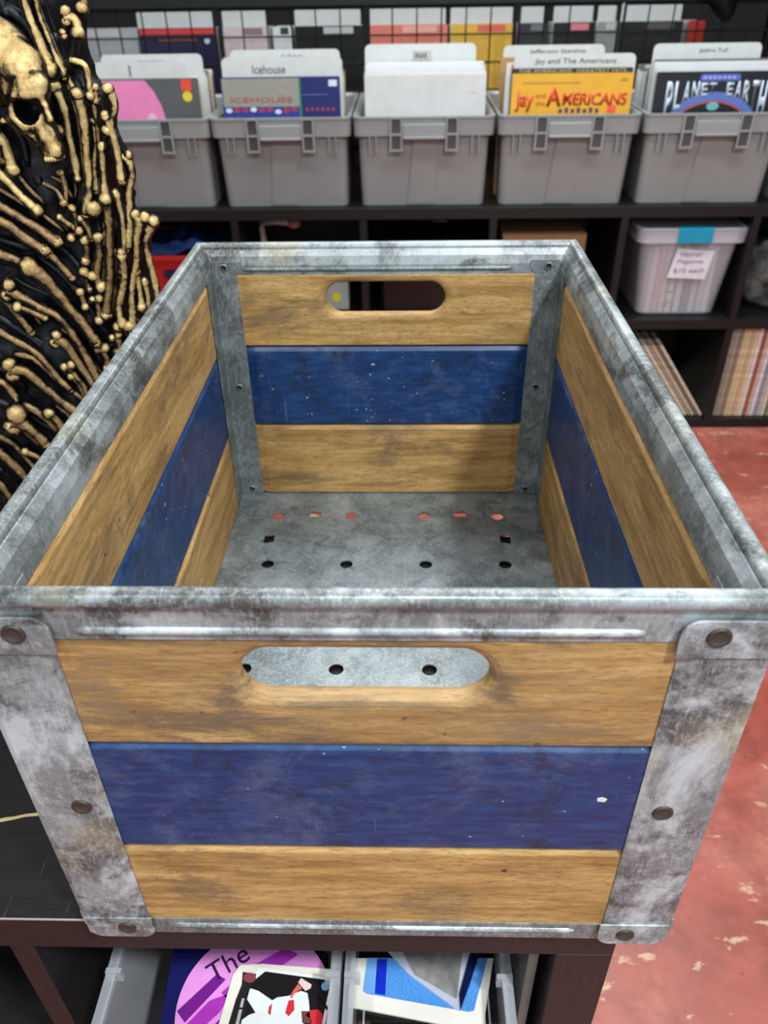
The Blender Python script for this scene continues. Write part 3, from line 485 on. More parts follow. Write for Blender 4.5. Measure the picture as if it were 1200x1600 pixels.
for end in (0, 1):
    y, rz = (0.0012 - D / 2, 0) if end == 0 else (D / 2 - 0.0012, math.pi)
    obj('handle_slat', handle_slat_mesh(0.350 if end == 0 else 0.336, LV[0][0], LV[0][1], 0.0125 if end == 0 else 0.0142), M['wood_front'] if end == 0 else M['wood'], crate, (0, y, 0), (0, 0, rz))
    for (z0, z1), m, nm in ((LV[1], M['blue'], 'blue_slat'), (LV[2], M['wood'], 'bottom_slat')):
        obj(nm, slat_mesh(0.350, z0, z1, 0.0122, 0.0150, 0.0285), m, crate, (0, y, 0), (0, 0, rz), bevel=0.0006)
for s in (-1, 1):
    for (z0, z1), m, nm in ((LV[0], M['wood'], 'side_slat'), (LV[1], M['blue'], 'blue_side_slat'), (LV[2], M['wood'], 'bottom_side_slat')):
        obj(nm, slat_mesh(0.500, z0, z1, 0.0122, 0.0150, 0.030), m, crate, (s * (W / 2 - 0.0012), 0, 0), (0, 0, s * math.pi / 2), bevel=0.0006)
bm = NB(); slab_y(bm, [(0.1225, 0.1445), (0.1265, 0.1440), (0.1275, 0.1462), (0.1250, 0.1475), (0.1222, 0.1466)], 0.0006, 0.0013)
cobj('paint_chip', bm, colour('bare_white_chip', (206, 206, 198)))['label'] = 'white chip in the blue paint'
# corner posts
def rivet_mesh():
    bm = NB(); N = 20
    pr = [(0.0058, 0.0), (0.0055, 0.0009), (0.0046, 0.0013), (0.0038, 0.0008), (0.0022, 0.0004), (0.0006, 0.0006)]
    loft(bm, [[(r * math.cos(2 * math.pi * k / N), -h, r * math.sin(2 * math.pi * k / N)) for k in range(N)] for r, h in pr])
    return bm
def eyelet_mesh():
    bm = NB(); N = 16
    pr = [(0.0040, 0.0, 0), (0.0037, 0.0012, 0), (0.0028, 0.0014, 0), (0.0020, 0.0008, 1), (0.0018, 0.0001, 1)]
    R_ = [[bm.verts.new((r * math.cos(2 * math.pi * k / N), -h, r * math.sin(2 * math.pi * k / N))) for k in range(N)] for r, h, _ in pr]
    for i in range(len(R_) - 1):
        for j in range(N): bm.faces.new((R_[i][j], R_[i][(j + 1) % N], R_[i + 1][(j + 1) % N], R_[i + 1][j])).material_index = 0 if i < 2 else 1
    bm.faces.new(R_[-1]).material_index = 1
    return bm
rivet0 = eyelet0 = None
for sx in (-1, 1):
    for end in (0, 1):
        m = M['zinc_old'] if end == 0 else M['zinc']
        bm = NB()
        def P(d, e): return (sx * (W / 2 - d), (e if end == 0 else D - e))      # d from side face, e from end face
        outer = [P(0.0415, 0.0004), P(0.0335, -0.0014), P(0.003, -0.0014), P(-0.0003, -0.0003), P(-0.0014, 0.003), P(-0.0014, 0.0335), P(0.0004, 0.0415),
                 P(0.0010, 0.0415), P(-0.0002, 0.0335), P(-0.0002, 0.0040), P(0.0006, 0.0012), P(0.0036, -0.0002), P(0.0335, -0.0002), P(0.0415, 0.0010)]
        prism(bm, outer, 0.0008, 0.2660)
        inner = [P(0.0395, 0.0142), P(0.0395, 0.0154), P(0.0160, 0.0156), P(0.0152, 0.0164), P(0.0152, 0.0395), P(0.0140, 0.0395), P(0.0140, 0.0150), P(0.0150, 0.0142)]
        prism(bm, inner, 0.0056, 0.2700)
        # rounded tabs lapping over the band and the pan lip
        for z0, z1, cr_ in ((0.2560, 0.2785, (1, 1, 0, 0)), (0.0, 0.0225, (0, 0, 1, 1))):
            pts = rrect(W / 2 - 0.044, W / 2 - 0.0015, z0, z1, 0.009, 5, cr_)
            pts = [(sx * x, z) for x, z in pts]
            slab_y(bm, pts, *((-0.0026, -0.0013) if end == 0 else (D + 0.0013, D + 0.0026)))
            pts2 = [((y_ if end == 0 else D - y_), z) for y_, z in rrect(0.0015, 0.044, z0, z1, 0.009, 5, cr_)]
            x_a, x_b = sx * (W / 2 + 0.0013), sx * (W / 2 + 0.0026)
            loft(bm, [[(x_a, y_, z) for y_, z in pts2], [(x_b, y_, z) for y_, z in pts2]])
        # inner tab over the band
        pts = [(sx * x, z) for x, z in rrect(W / 2 - 0.0445, W / 2 - 0.0155, 0.2640, 0.2765, 0.006, 4, (0, 0, 1, 0))]
        slab_y(bm, pts, *((0.0148, 0.0158) if end == 0 else (D - 0.0158, D - 0.0148)))
        post = cobj('corner_post', bm, m, bevel=0.0005)
        for z in (0.2690, 0.1380, 0.0115):
            zr = z
            for face in ('end', 'side'):
                if rivet0 is None:
                    rv = rivet0 = obj('rivet', rivet_mesh(), M['rivet'], post, smooth=True)
                else:
                    rv = rivet0.copy(); COL.objects.link(rv); rv.parent = post
                e_ = 0.0025 if z != 0.1380 else 0.0013
                if face == 'end':
                    rv.location = (sx * 0.1580, (-e_ if end == 0 else D + e_) - D / 2, zr); rv.rotation_euler = (0, 0, 0 if end == 0 else math.pi)
                else:
                    rv.location = (sx * (W / 2 + e_), (0.0260 if end == 0 else D - 0.0260) - D / 2, zr); rv.rotation_euler = (0, 0, sx * math.pi / 2)
        for z in (0.2705, 0.1420, 0.0126):
            if eyelet0 is None:
                ev = eyelet0 = obj('eyelet', eyelet_mesh(), [M['zinc'], M['dark_hole']], post, smooth=True)
            else:
                ev = eyelet0.copy(); COL.objects.link(ev); ev.parent = post
            e_ = 0.0158 if z > 0.2 else 0.0155
            ev.location = (sx * 0.1580, (e_ if end == 0 else D - e_) - D / 2, z); ev.rotation_euler = (0, 0, math.pi if end == 0 else 0)

# ================================================================ BONE SCULPTURE
sc_loc = Vector((-0.5, 0.62, 0.0))
sculpt = thing('bone_sculpture', sc_loc, 'tall black and gold sculpture of piled bones with a skull, standing left of the crate', 'sculpture')
bm = NB()   # body: wavy upright slab with a lumpy front
NX, NZ = 70, 170
EDGE = [(0.0, 0.218), (0.94, 0.218), (0.98, 0.228), (1.040, 0.234), (1.06, 0.222), (1.165, 0.220), (1.180, 0.203), (1.215, 0.207), (1.40, 0.210)]
def edge_r(z):
    for (za, xa), (zb, xb) in zip(EDGE, EDGE[1:]):
        if z <= zb: return xa + (xb - xa) * (z - za) / (zb - za) + 0.003 * math.sin(z * 87)
    return 0.2
front, back = [], []
for i in range(NZ + 1):
    z = 1.36 * i / NZ; er = edge_r(z)
    rowf = []
    for j in range(NX + 1):
        u = j / NX; x = -0.36 + (er + 0.36) * u
        rd = 0.05 * (max(0, (u - 0.86) / 0.14) ** 2 + max(0, (0.1 - u) / 0.1) ** 2)
        n = mnoise.noise(Vector((x * 38, 0.3, z * 26))) * 0.010 + mnoise.noise(Vector((x * 90 + z * 60, 2.3, z * 70))) * 0.006
        rowf.append(bm.verts.new((x, -0.026 + rd - n, z)))
    front.append(rowf); back.append([bm.verts.new((-0.36, 0.16, z)), bm.verts.new((er - 0.10, 0.16, z))])
for i in range(NZ):
    for j in range(NX): bm.faces.new((front[i][j], front[i][j + 1], front[i + 1][j + 1], front[i + 1][j]))
    bm.faces.new((back[i][1], back[i][0], back[i + 1][0], back[i + 1][1]))
    bm.faces.new((front[i][NX], back[i][1], back[i + 1][1], front[i + 1][NX])); bm.faces.new((back[i][0], front[i][0], front[i + 1][0], back[i + 1][0]))
bm.faces.new(front[0] + [back[0][1], back[0][0]]); bm.faces.new([back[NZ][0], back[NZ][1]] + front[NZ][::-1])
obj('sculpture_body', bm, M['bone_dark'], sculpt, smooth=True)['label'] = 'lumpy black body behind the bones'
def spline(pts, sub=4):
    P = [Vector(p[:3]) for p in pts]; R_ = [p[3] for p in pts]; out, rad = [], []
    for i in range(len(P) - 1):
        p0, p1, p2, p3 = P[max(i - 1, 0)], P[i], P[i + 1], P[min(i + 2, len(P) - 1)]
        for k in range(sub):
            t = k / sub
            out.append(0.5 * ((2 * p1) + (p2 - p0) * t + (2 * p0 - 5 * p1 + 4 * p2 - p3) * t * t + (3 * p1 - p0 - 3 * p2 + p3) * t ** 3))
            rad.append(R_[i] + (R_[i + 1] - R_[i]) * t)
    out.append(P[-1]); rad.append(R_[-1]); return out, rad
def bone(pts, k0, k1, dark, shaded=0):
    path, rad = spline(pts); n = len(path)
    rad = [r * 1.22 * (0.95 + 0.45 * (abs(i / (n - 1) - 0.5) * 2) ** 3) for i, r in enumerate(rad)]
    bm = NB(); tube(bm, path, rad, 10, mi=shaded)
    for end, k in ((0, k0), (-1, k1)):
        r = rad[end]; c = path[end]; d = (path[1] - path[0]).normalized() if end == 0 else (path[-1] - path[-2]).normalized()
        side = d.cross(Vector((0, 1, 0))); side = side.normalized() if side.length > 0.01 else Vector((1, 0, 0))
        if k == 0: ball(bm, c, r * 0.98)
        elif k == 1: ball(bm, c, r * 1.12)
        else:
            ball(bm, c + side * r * 0.7, r * 0.98); ball(bm, c - side * r * 0.7, r * 0.9)
    for v in bm.verts: v.co += Vector((1, -1, 0.3)) * mnoise.noise(v.co * 130) * 0.0009
    o = obj('bone' if not dark else 'tendon', bm, [M['bone_dark'] if dark else M['bone'], M['bone_shaded']], sculpt, smooth=True)
    return o
for pts, k0, k1, dark in BONES: bone(pts, k0, k1, dark, 1 if (not dark and pts[0][2] < 1.11 and pts[-1][0] < 0.195) else 0)
rq = random.Random(21)
for pts, k0, k1, dark in BONES:      # thinner strands filling the hollows beside each bone
    if dark or len(pts) < 3: continue
    for sd in (-1, 1):
        w = max(p[3] for p in pts); off = sd * w * rq.uniform(1.7, 2.3); q = []
        for i, p in enumerate(pts):
            a, b = Vector(pts[max(i - 1, 0)][:3]), Vector(pts[min(i + 1, len(pts) - 1)][:3]); d = (b - a).normalized(); n = Vector((-d.z, 0, d.x))
            c = Vector(p[:3]) + n * off * rq.uniform(0.85, 1.15); q.append((c.x, p[1] + 0.011, c.z, p[3] * rq.uniform(0.6, 0.85)))
        if q[0][0] > 0.222 or q[-1][0] > 0.222: continue
        path, rad = spline(q, 3); bm = NB(); tube(bm, path, rad, 8)
        for v in bm.verts: v.co += Vector((1, -1, 0.5)) * mnoise.noise(v.co * 150) * 0.0016
        sv = obj('strand', bm, M['bone_dark'] if rq.random() < 0.6 else M['bone_shaded'], sculpt, smooth=True)
rb = random.Random(3)
for k in range(16):     # lower part of the pile, mostly behind the table
    x = -0.33 + 0.5 * rb.random(); z = 0.12 + 0.04 * k + 0.02 * rb.random(); a = rb.uniform(-0.9, -0.3); L = rb.uniform(0.08, 0.14); r = rb.uniform(0.005, 0.008)
    p = [(x + L * t * math.cos(a), -0.026 - 0.006 * math.sin(t * 3), z + L * t * math.sin(a), r) for t in (0, 0.35, 0.7, 1.0)]
    bone(p, 2, 1, 0, 1)
def baked(o):
    dg = bpy.context.evaluated_depsgraph_get(); dg.update(); me = bpy.data.meshes.new_from_object(o.evaluated_get(dg)); return me
bm = NB()
for x, y, z, r, ex, ey, ez in SKULL['blobs']: ball(bm, (x, y, z), r, (ex, ey, ez), 3)
sk = obj('skull', bm, M['bone'])
rm = sk.modifiers.new('r', 'REMESH'); rm.mode = 'VOXEL'; rm.voxel_size = 0.0022
sm = sk.modifiers.new('s', 'SMOOTH'); sm.iterations = 7; sm.factor = 0.6
cb = NB()
for key in ('eye', 'nose'):
    x, y, z, r = SKULL[key][:4]; e = SKULL[key][4:]; ball(cb, (x, y, z), r, e, 3)
cut = obj('cutter', cb, M['bone'])
bo = sk.modifiers.new('b', 'BOOLEAN'); bo.operation = 'DIFFERENCE'; bo.object = cut; bo.solver = 'EXACT'
s2 = sk.modifiers.new('s2', 'SMOOTH'); s2.iterations = 2
bpy.context.view_layer.update()
me = baked(sk); sk.modifiers.clear(); sk.data = me; bpy.data.objects.remove(cut)
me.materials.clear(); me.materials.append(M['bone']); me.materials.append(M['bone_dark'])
for p in me.polygons:
    p.use_smooth = True; p.material_index = 0
    for key, g in (('eye', 1.01), ('nose', 1.02)):
        x, y, z, r = SKULL[key][:4]; e = SKULL[key][4:]
        d = Vector(((p.center.x - x) / e[0], (p.center.y - y) / e[1], (p.center.z - z) / e[2]))
        if d.length < r * g: p.material_index = 1
sk.parent = sculpt; sk['label'] = 'gold-rubbed human skull facing down to the right'
for x, y, z, r, ex, ey, ez in SKULL['teeth']:
    bm = NB(); ball(bm, (x, y, z), r, (0.85, 1, 1.25)); obj('tooth', bm, M['bone'], sk, smooth=True)

# ================================================================ RECORD SHELF BEHIND
SY0, SY1 = 2.04, 2.46
XD = [-1.202, -0.834, -0.466, -0.098, 0.270, 0.638, 1.006, 1.374]
ZS = [(0.0, 0.031), (0.339, 0.369), (0.669, 0.700)]
sx0, sy0 = (XD[0] + XD[-1]) / 2, (SY0 + SY1) / 2
rs = thing('record_shelf', (sx0, sy0, 0), 'long low black cube shelf along the back, holding the grey bins', 'shelf')
for z0, z1 in ZS:
    bm = NB(); box(bm, XD[0] - 0.02 - sx0, XD[-1] + 0.02 - sx0, SY0 - sy0, SY1 - sy0, z0, z1); obj('shelf_board', bm, M['black_shelf'], rs, bevel=0.001)
for x in XD:
    for (za, zb) in ((ZS[0][1], ZS[1][0]), (ZS[1][1], ZS[2][0])):
        bm = NB(); box(bm, x - 0.010 - sx0, x + 0.010 - sx0, SY0 + 0.001 - sy0, SY1 - sy0, za, zb); obj('divider_panel', bm, M['black_shelf'], rs)
bm = NB(); box(bm, XD[0] - 0.02 - sx0, XD[-1] + 0.02 - sx0, SY1 - sy0, SY1 + 0.008 - sy0, 0, 0.70); obj('back_panel', bm, M['black_shelf'], rs)

# ---- grey bins
ZB = 0.701                     # bin floor
def make_bin(loc, label):
    t = thing('storage_bin', loc, label, 'storage bin', 'grey storage bins in a row on the record shelf')
    tw, td, bw, bd = 0.1755, 0.220, 0.171, 0.200; h = 0.190
    bm = NB()
    def rr(hx, hy, z, r=0.02): return [(x, y, z) for x, y in rrect(-hx, hx, -hy, hy, r, 4)]
    loft(bm, [rr(bw, bd, 0.0), rr(tw, td, h), rr(tw - 0.003, td - 0.003, h), rr(bw - 0.003, bd - 0.003, 0.004)])
    # proud centre panel on the front, following the slope of the wall
    f0, f1 = -bd, -td
    vs = [(-0.046, f0 + 0.001, 0.004), (0.034, f0 + 0.001, 0.004), (0.042, f1 + 0.001, h - 0.01), (-0.030, f1 + 0.001, h - 0.01)]
    vo = [(-0.043, f0 - 0.004, 0.004), (0.033, f0 - 0.002, 0.004), (0.041, f1 - 0.002, h - 0.01), (-0.027, f1 - 0.004, h - 0.01)]
    loft(bm, [vs, vo])
    obj('bin_body', bm, M['bin'], t, smooth=False)
    bm = NB()
    loft(bm, [rr(tw + 0.001, td + 0.001, h - 0.006), rr(tw + 0.011, td + 0.011, h - 0.006), rr(tw + 0.012, td + 0.013, h + 0.034), rr(tw + 0.0132, td + 0.015, h + 0.036),
              rr(tw + 0.0132, td + 0.015, h + 0.041), rr(tw + 0.004, td + 0.004, h + 0.041), rr(tw - 0.001, td - 0.001, h + 0.034), rr(tw - 0.003, td - 0.003, h - 0.006)], closed_path=True, cap=False)
    obj('bin_rim', bm, M['bin'], t)
    yf = -td - 0.0145
    for s in (-1, 1):      # open latch loops
        bm = NB(); c = s * 0.074
        for x0, x1, z0, z1 in ((c - 0.017, c - 0.012, 0.150, 0.232), (c + 0.012, c + 0.017, 0.150, 0.232), (c - 0.017, c + 0.017, 0.147, 0.152), (c - 0.017, c + 0.017, 0.186, 0.191), (c - 0.017, c + 0.017, 0.226, 0.231)):
            box(bm, x0, x1, yf - 0.005, yf - 0.001, z0, z1)
        obj('latch', bm, M['bin'], t)
        bm = NB(); box(bm, c - 0.0115, c + 0.0115, yf - 0.0015, yf + 0.0005, 0.153, 0.225); obj('latch_shade_plate', bm, colour('latch_shade_colour', (74, 74, 73)), t)  # dark plate paints the shade inside the latch loop
    bm = NB(); box(bm, -0.056, 0.056, yf - 0.009, yf, 0.178, 0.214); box(bm, -0.054, 0.054, yf - 0.013, yf - 0.008, 0.178, 0.184); obj('grip_lip', bm, M['bin'], t, bevel=0.0015)
    for s in (-1, 1):
        for q in (0.128, 0.146):
            bm = NB(); box(bm, s * q - 0.0015, s * q + 0.0015, -td - 0.012, -td + 0.004, 0.14, 0.187); obj('stiffening_rib', bm, M['bin'], t)
    return t
bin_names = ['partly hidden by the bone sculpture at far left', 'first one right of the bone sculpture, holding the half pink record', 'behind the crate, holding the blue and grey record',
             'middle one, holding only white sleeves', 'holding the yellow record with red lettering', 'holding the black record with chrome lettering', 'at the far right edge, mostly out of view']
BX = [-1.073, -0.691, -0.312, 0.070, 0.454, 0.838, 1.222]
bins = []
for k, (x, nm) in enumerate(zip(BX, bin_names)):
    lab = 'grey plastic storage bin, ' + nm; loc = (x, 2.270, ZB)
    if not bins: bins.append(make_bin(loc, lab))
    else: bins.append(clone(bins[0], loc, lab))
bm = NB(); ball(bm, (0.028, -0.2105, 0.100), 0.011, (1, 0.12, 0.9), 2); obj('peeling_sticker', bm, colour('pale_brown_sticker', (186, 168, 156)), bins[2])['label'] = 'small pale peeling sticker on the bin front'

# ---- records and dividers standing in the bins
ZR = ZB + 0.0055
def sleeve(x, y, label, mat, w=0.315, h=0.315, t=0.004, tilt=0.05, rz=0.0, z=ZR, group=None, name='record_sleeve', cat='record'):
    bm = NB(); pts = rrect(-w / 2, w / 2, 0, h, 0.003, 2); slab_y(bm, pts, -t / 2, t / 2)
    o = obj(name, bm, mat, None, (x, y, z + t / 2 * math.sin(abs(tilt)) + 0.0005), (-tilt, 0, rz))
    return tag(o, label, cat, group)
def divider(x, y, label, text=None, w=0.315, h=0.36, tilt=0.05, rz=0.0, mat=None, tx=0, tw=0.1, th=0.02, tz=0.03, ink='ink', group='plastic divider cards in the bins', tmat=None, z=ZR):
    bm = NB(); pts = rrect(-w / 2, w / 2, 0, h, 0.014, 4, (1, 1, 0, 0)); slab_y(bm, pts, -0.001, 0.001)
    o = obj('divider_card', bm, mat or M['pale_card'], None, (x, y, z), (-tilt, 0, rz)); tag(o, label, 'divider', group)
    if text: text_mesh('handwriting', text, M[ink], o, (tx, -0.0011, h - tz - th), UPR, tw, th, 0.0004)
    return o
def art(name, parent, polys, y, mats, depth=0.0006, label=None):
    """polys: list of (outline, material index, layer) in the sleeve's x, z"""
    bm = NB()
    for pts, mi, ly in polys: slab_y(bm, pts, y - ly * 0.0003 - depth, y - ly * 0.0003, mi)
    o = obj(name, bm, mats, parent)
    if label: o['label'] = label
    return o
def disc(cx, cz, rx, rz=None, n=24): return [(cx + rx * math.cos(2 * math.pi * k / n), cz + (rz or rx) * math.sin(2 * math.pi * k / n)) for k in range(n)]
def rect(x0, x1, z0, z1): return [(x0, z0), (x1, z0), (x1, z1), (x0, z1)]
YF = 2.078
WG = 'record sleeves packed behind the front covers'
def pack(xc, ys, mats, seed, hj=0.006, rise=0.0, tag_txt='', jx=0.006, rz=0.0, base=0.315):
    rr_ = random.Random(seed)
    for k, y in enumerate(ys):
        sleeve(xc + rr_.uniform(-jx, jx), y, 'record sleeve seen edge-on %s' % tag_txt, mats[k % len(mats)], h=base + rise * k + rr_.uniform(-hj, 0.0), t=0.0036,
               tilt=0.05 + rr_.uniform(-0.003, 0.003), rz=rz + rr_.uniform(-0.004, 0.004), group='record sleeves %s' % tag_txt)
# bin 1: pink and black cover
X = BX[1] - 0.002
s_ = sleeve(X + 0.008, YF, 'pink and dark grey record cover, front of the bin beside the bone sculpture', colour('slate_cover', (88, 90, 92)), t=0.004)
pk = [(-0.157, 0.002), (0.052, 0.002), (0.060, 0.12), (0.062, 0.20), (0.052, 0.25), (0.036, 0.285), (0.015, 0.311), (-0.157, 0.311)]
art('cover_print', s_, [(pk, 0, 0), (rect(0.112, 0.138, 0.286, 0.312), 1, 0), (disc(0.125, 0.272, 0.0125), 2, 0), (disc(0.022, 0.215, 0.012, 0.018), 3, 1)], -0.002,
    [colour('pink_print', (232, 134, 184)), colour('orange_label', (232, 78, 56)), colour('yellow_dot', (226, 206, 40)), colour('pale_pink_print', (240, 190, 222))])
divider(X - 0.005, YF + 0.012, 'white divider card marked I, behind the pink record', 'I', w=0.285, h=0.353, tx=-0.01, tw=0.006, th=0.026, tz=0.008, ink='grey_ink')
pack(X, [YF + 0.024 + 0.0062 * k for k in range(6)], [M['cream'], M['white_card'], M['pale_card']], 1, 0.01, 0.0, 'behind the pink record')
divider(X + 0.03, YF + 0.072, 'greyish divider card with faint writing, second in the bin beside the bones', 'Imagine', w=0.275, h=0.365, tw=0.07, th=0.012, ink='grey_ink', tz=0.012)
pack(X, [YF + 0.084 + 0.011 * k for k in range(14)], [M['cream'], M['white_card'], colour('dim_sleeve', (120, 116, 112))], 2, 0.02, 0.0, 'at the back of the bin with the pink record')
# bin 2: Icehouse
X = BX[2]
s_ = sleeve(X + 0.002, YF, 'grey and navy record cover with a green stripe, front of the second bin', colour('navy_cover', (38, 46, 104)), t=0.004)
gm = NT('speckled_grey_print'); gmat = gm.set(gm.ramp(gm.noise(gm.coord(), 420, 2), [(0.4, srgb(118, 120, 112)), (0.6, srgb(172, 170, 158))]), 0.5)
cp_ = [(rect(-0.155, 0.048, 0.245, 0.312), 0, 0), (rect(0.048, 0.053, 0.2, 0.312), 1, 0), (rect(-0.155, 0.047, 0.20, 0.2435), 2, 0), (rect(0.128, 0.150, 0.292, 0.307), 3, 0), (rect(0.056, 0.125, 0.272, 0.2735), 4, 0)]
rr2 = random.Random(5)
for k in range(9):
    x = -0.15 + 0.022 * k; cp_.append((disc(x + 0.008, 0.236 + rr2.uniform(-0.003, 0.003), 0.009, 0.006, 8), 5 if k % 3 else 3, 1))
for k in range(6): cp_.append((disc(0.068 + 0.014 * k, 0.238, 0.004, 0.005, 8), 5, 1))
art('cover_print', s_, cp_, -0.002, [gmat, colour('green_stripe', (58, 142, 96)), colour('blue_print', (44, 66, 148)), colour('white_price_label', (214, 222, 234)), colour('pale_blue_line', (110, 122, 168)), colour('red_print', (176, 62, 76))])
text_mesh('cover_title', 'ICEHOUSE', colour('red_print', (176, 62, 76)), s_, (-0.052, -0.0028, 0.256), UPR, 0.165, 0.012, 0.0004)
divider(X + 0.008, YF + 0.012, 'white divider card reading Icehouse, behind the grey and navy record', 'Icehouse', w=0.318, h=0.360, tx=-0.035, tw=0.088, th=0.020, tz=0.018, ink='ink')
pack(X, [YF + 0.024 + 0.0062 * k for k in range(6)], [M['white_card'], M['pale_card']], 3, 0.01, 0.0, 'behind the grey and navy record')
divider(X + 0.01, YF + 0.070, 'pale divider card with faint short writing, second in the bin with the navy record', 'Ides', w=0.295, h=0.372, tx=0.02, tw=0.055, th=0.010, tz=0.010, ink='grey_ink')
pack(X, [YF + 0.082 + 0.011 * k for k in range(14)], [M['pale_card'], M['cream'], colour('dim_sleeve', (120, 116, 112))], 4, 0.02, 0.0, 'at the back of the bin with the navy record')
# bin 3: white
X = BX[3] + 0.003
s_ = sleeve(X, YF, 'plain white record sleeve at the front of the middle bin', colour('white_cover', (208, 209, 208)), w=0.320, t=0.004)
art('cover_print', s_, [(rect(0.118, 0.136, 0.272, 0.294), 0, 0)], -0.002, [colour('faint_stamp', (208, 208, 206))])
pack(X, [YF + 0.0065 + 0.0058 * k for k in range(16)], [M['white_card'], colour('white_cover', (208, 209, 208)), colour('lilac_white_cover', (212, 214, 224))], 5, 0.004, 0.0012, 'white ones filling the middle bin', jx=0.004, base=0.319)
divider(X - 0.012, YF + 0.108, 'pale divider card printed INXS in the middle bin', None, w=0.300, h=0.378, mat=M['pale_card'])
dl = [o for o in COL.objects if o.get('label') == 'pale divider card printed INXS in the middle bin'][0]
bm = NB(); box(bm, -0.022, 0.030, -0.0018, -0.001, 0.338, 0.362); obj('printed_label', bm, colour('grey_label_paper', (182, 180, 176)), dl)
text_mesh('printed_name', 'INXS', M['ink'], dl, (0.002, -0.0019, 0.344), UPR, 0.032, 0.012, 0.0003, bold=0.02)
pack(X, [YF + 0.118 + 0.011 * k for k in range(12)], [M['white_card'], M['pale_card']], 6, 0.03, 0.0, 'at the back of the middle bin', base=0.318)
# bin 4: Jay and the Americans
X = BX[4]
s_ = sleeve(X + 0.004, YF, 'yellow record cover lettered Jay and the Americans in red', colour('mustard_cover', (228, 172, 48)), t=0.004, rz=-0.012)
RED = colour('red_lettering', (206, 62, 30))
text_mesh('cover_lettering', 'Jay', RED, s_, (-0.122, -0.0024, 0.226), UPR, 0.050, 0.050, 0.0005, bold=0.03)
text_mesh('cover_lettering', 'and', RED, s_, (-0.080, -0.0024, 0.258), UPR, 0.026, 0.012, 0.0005)
text_mesh('cover_lettering', 'the', RED, s_, (-0.080, -0.0024, 0.240), UPR, 0.024, 0.012, 0.0005)
text_mesh('cover_lettering', 'A', RED, s_, (-0.045, -0.0024, 0.238), UPR, 0.040, 0.046, 0.0005, bold=0.03)
text_mesh('cover_lettering', 'MERICANS', RED, s_, (0.062, -0.0024, 0.240), UPR, 0.168, 0.030, 0.0005, bold=0.03)
art('cover_print', s_, [(rect(0.098, 0.120, 0.222, 0.240), 0, 1), (rect(-0.13, 0.02, 0.292, 0.295), 1, 0), (rect(0.125, 0.145, 0.296, 0.302), 1, 0)] + [(rect(-0.03 + 0.016 * k, -0.02 + 0.016 * k, 0.222, 0.232 + 0.003 * (k % 2)), 2, 0) for k in range(7)], -0.002,
    [colour('orange_price_sticker', (244, 92, 60)), colour('faded_olive_print', (180, 140, 50)), colour('plum_print', (96, 60, 84))])
s_ = sleeve(X + 0.002, YF + 0.009, 'black record cover with small gold capitals behind the yellow one', colour('black_cover', (44, 46, 44)), h=0.326, t=0.004, rz=-0.012)
text_mesh('cover_lettering', 'THE AMERICANS  GREATEST HITS', colour('gold_lettering', (196, 184, 130)), s_, (0.0, -0.0024, 0.316), UPR, 0.28, 0.008, 0.0004)
divider(X + 0.008, YF + 0.018, 'white divider card reading Jay and The Americans', 'Jay and The Americans', w=0.315, h=0.358, rz=-0.012, tx=0.002, tw=0.21, th=0.016, tz=0.010, ink='ink')
s_ = sleeve(X - 0.005, YF + 0.027, 'white sleeve with a small orange sticker on its left corner', colour('white_cover', (208, 209, 208)), w=0.325, h=0.338, t=0.004)
art('price_sticker', s_, [(rect(-0.150, -0.138, 0.315, 0.333), 0, 0)], -0.002, [colour('orange_price_sticker', (244, 92, 60))])
pack(X - 0.004, [YF + 0.034 + 0.0062 * k for k in range(6)], [M['white_card'], M['cream'], colour('dim_sleeve', (120, 116, 112))], 8, 0.012, 0.0, 'behind the yellow record')
sleeve(X - 0.02, YF + 0.082, 'tan record sleeve in front of the Jefferson Starship divider', colour('tan_cover', (176, 138, 92)), h=0.345, t=0.005)
divider(X - 0.035, YF + 0.098, 'divider card reading Jefferson Starship', 'Jefferson Starship', w=0.270, h=0.372, tx=0.01, tw=0.15, th=0.012, tz=0.010, ink='ink')
pack(X, [YF + 0.110 + 0.011 * k for k in range(12)], [M['cream'], M['pale_card'], colour('dim_sleeve', (120, 116, 112))], 9, 0.02, 0.0, 'at the back of the bin with the yellow record')
# bin 5: Planet Earth
X = BX[5]
s_ = sleeve(X - 0.005, YF, 'black record cover with chrome PLANET EARTH lettering over a blue arc', colour('night_black_cover', (26, 27, 34)), w=0.315, t=0.004)
arc_o = [(0.135 * math.cos(a) * 1.0 + 0.0, 0.150 + 0.118 * math.sin(a)) for a in (math.pi * k / 24 for k in range(25))]
arc_i = [(0.118 * math.cos(a), 0.150 + 0.098 * math.sin(a)) for a in (math.pi * k / 24 for k in range(24, -1, -1))]
arc_r = [(0.114 * math.cos(a), 0.150 + 0.093 * math.sin(a)) for a in (math.pi * k / 24 for k in range(24, -1, -1))]
bm = NB()
def band_poly(bm, o_, i_, y0, y1, mi):
    n = len(o_); A = [[bm.verts.new((x, y, z)) for x, z in o_] for y in (y0, y1)]; B_ = [[bm.verts.new((x, y, z)) for x, z in i_[::-1]] for y in (y0, y1)]
    for k in range(n - 1):
        for q in ((A[0][k], A[0][k + 1], B_[0][k + 1], B_[0][k]), (A[1][k], B_[1][k], B_[1][k + 1], A[1][k + 1]), (A[0][k], A[1][k], A[1][k + 1], A[0][k + 1]), (B_[0][k], B_[0][k + 1], B_[1][k + 1], B_[1][k])):
            bm.faces.new(q).material_index = mi
band_poly(bm, arc_o, arc_i, -0.0026, -0.002, 0); band_poly(bm, [(x * 0.998, z - 0.001) for x, z in arc_i[::-1]], arc_r, -0.0026, -0.002, 1)
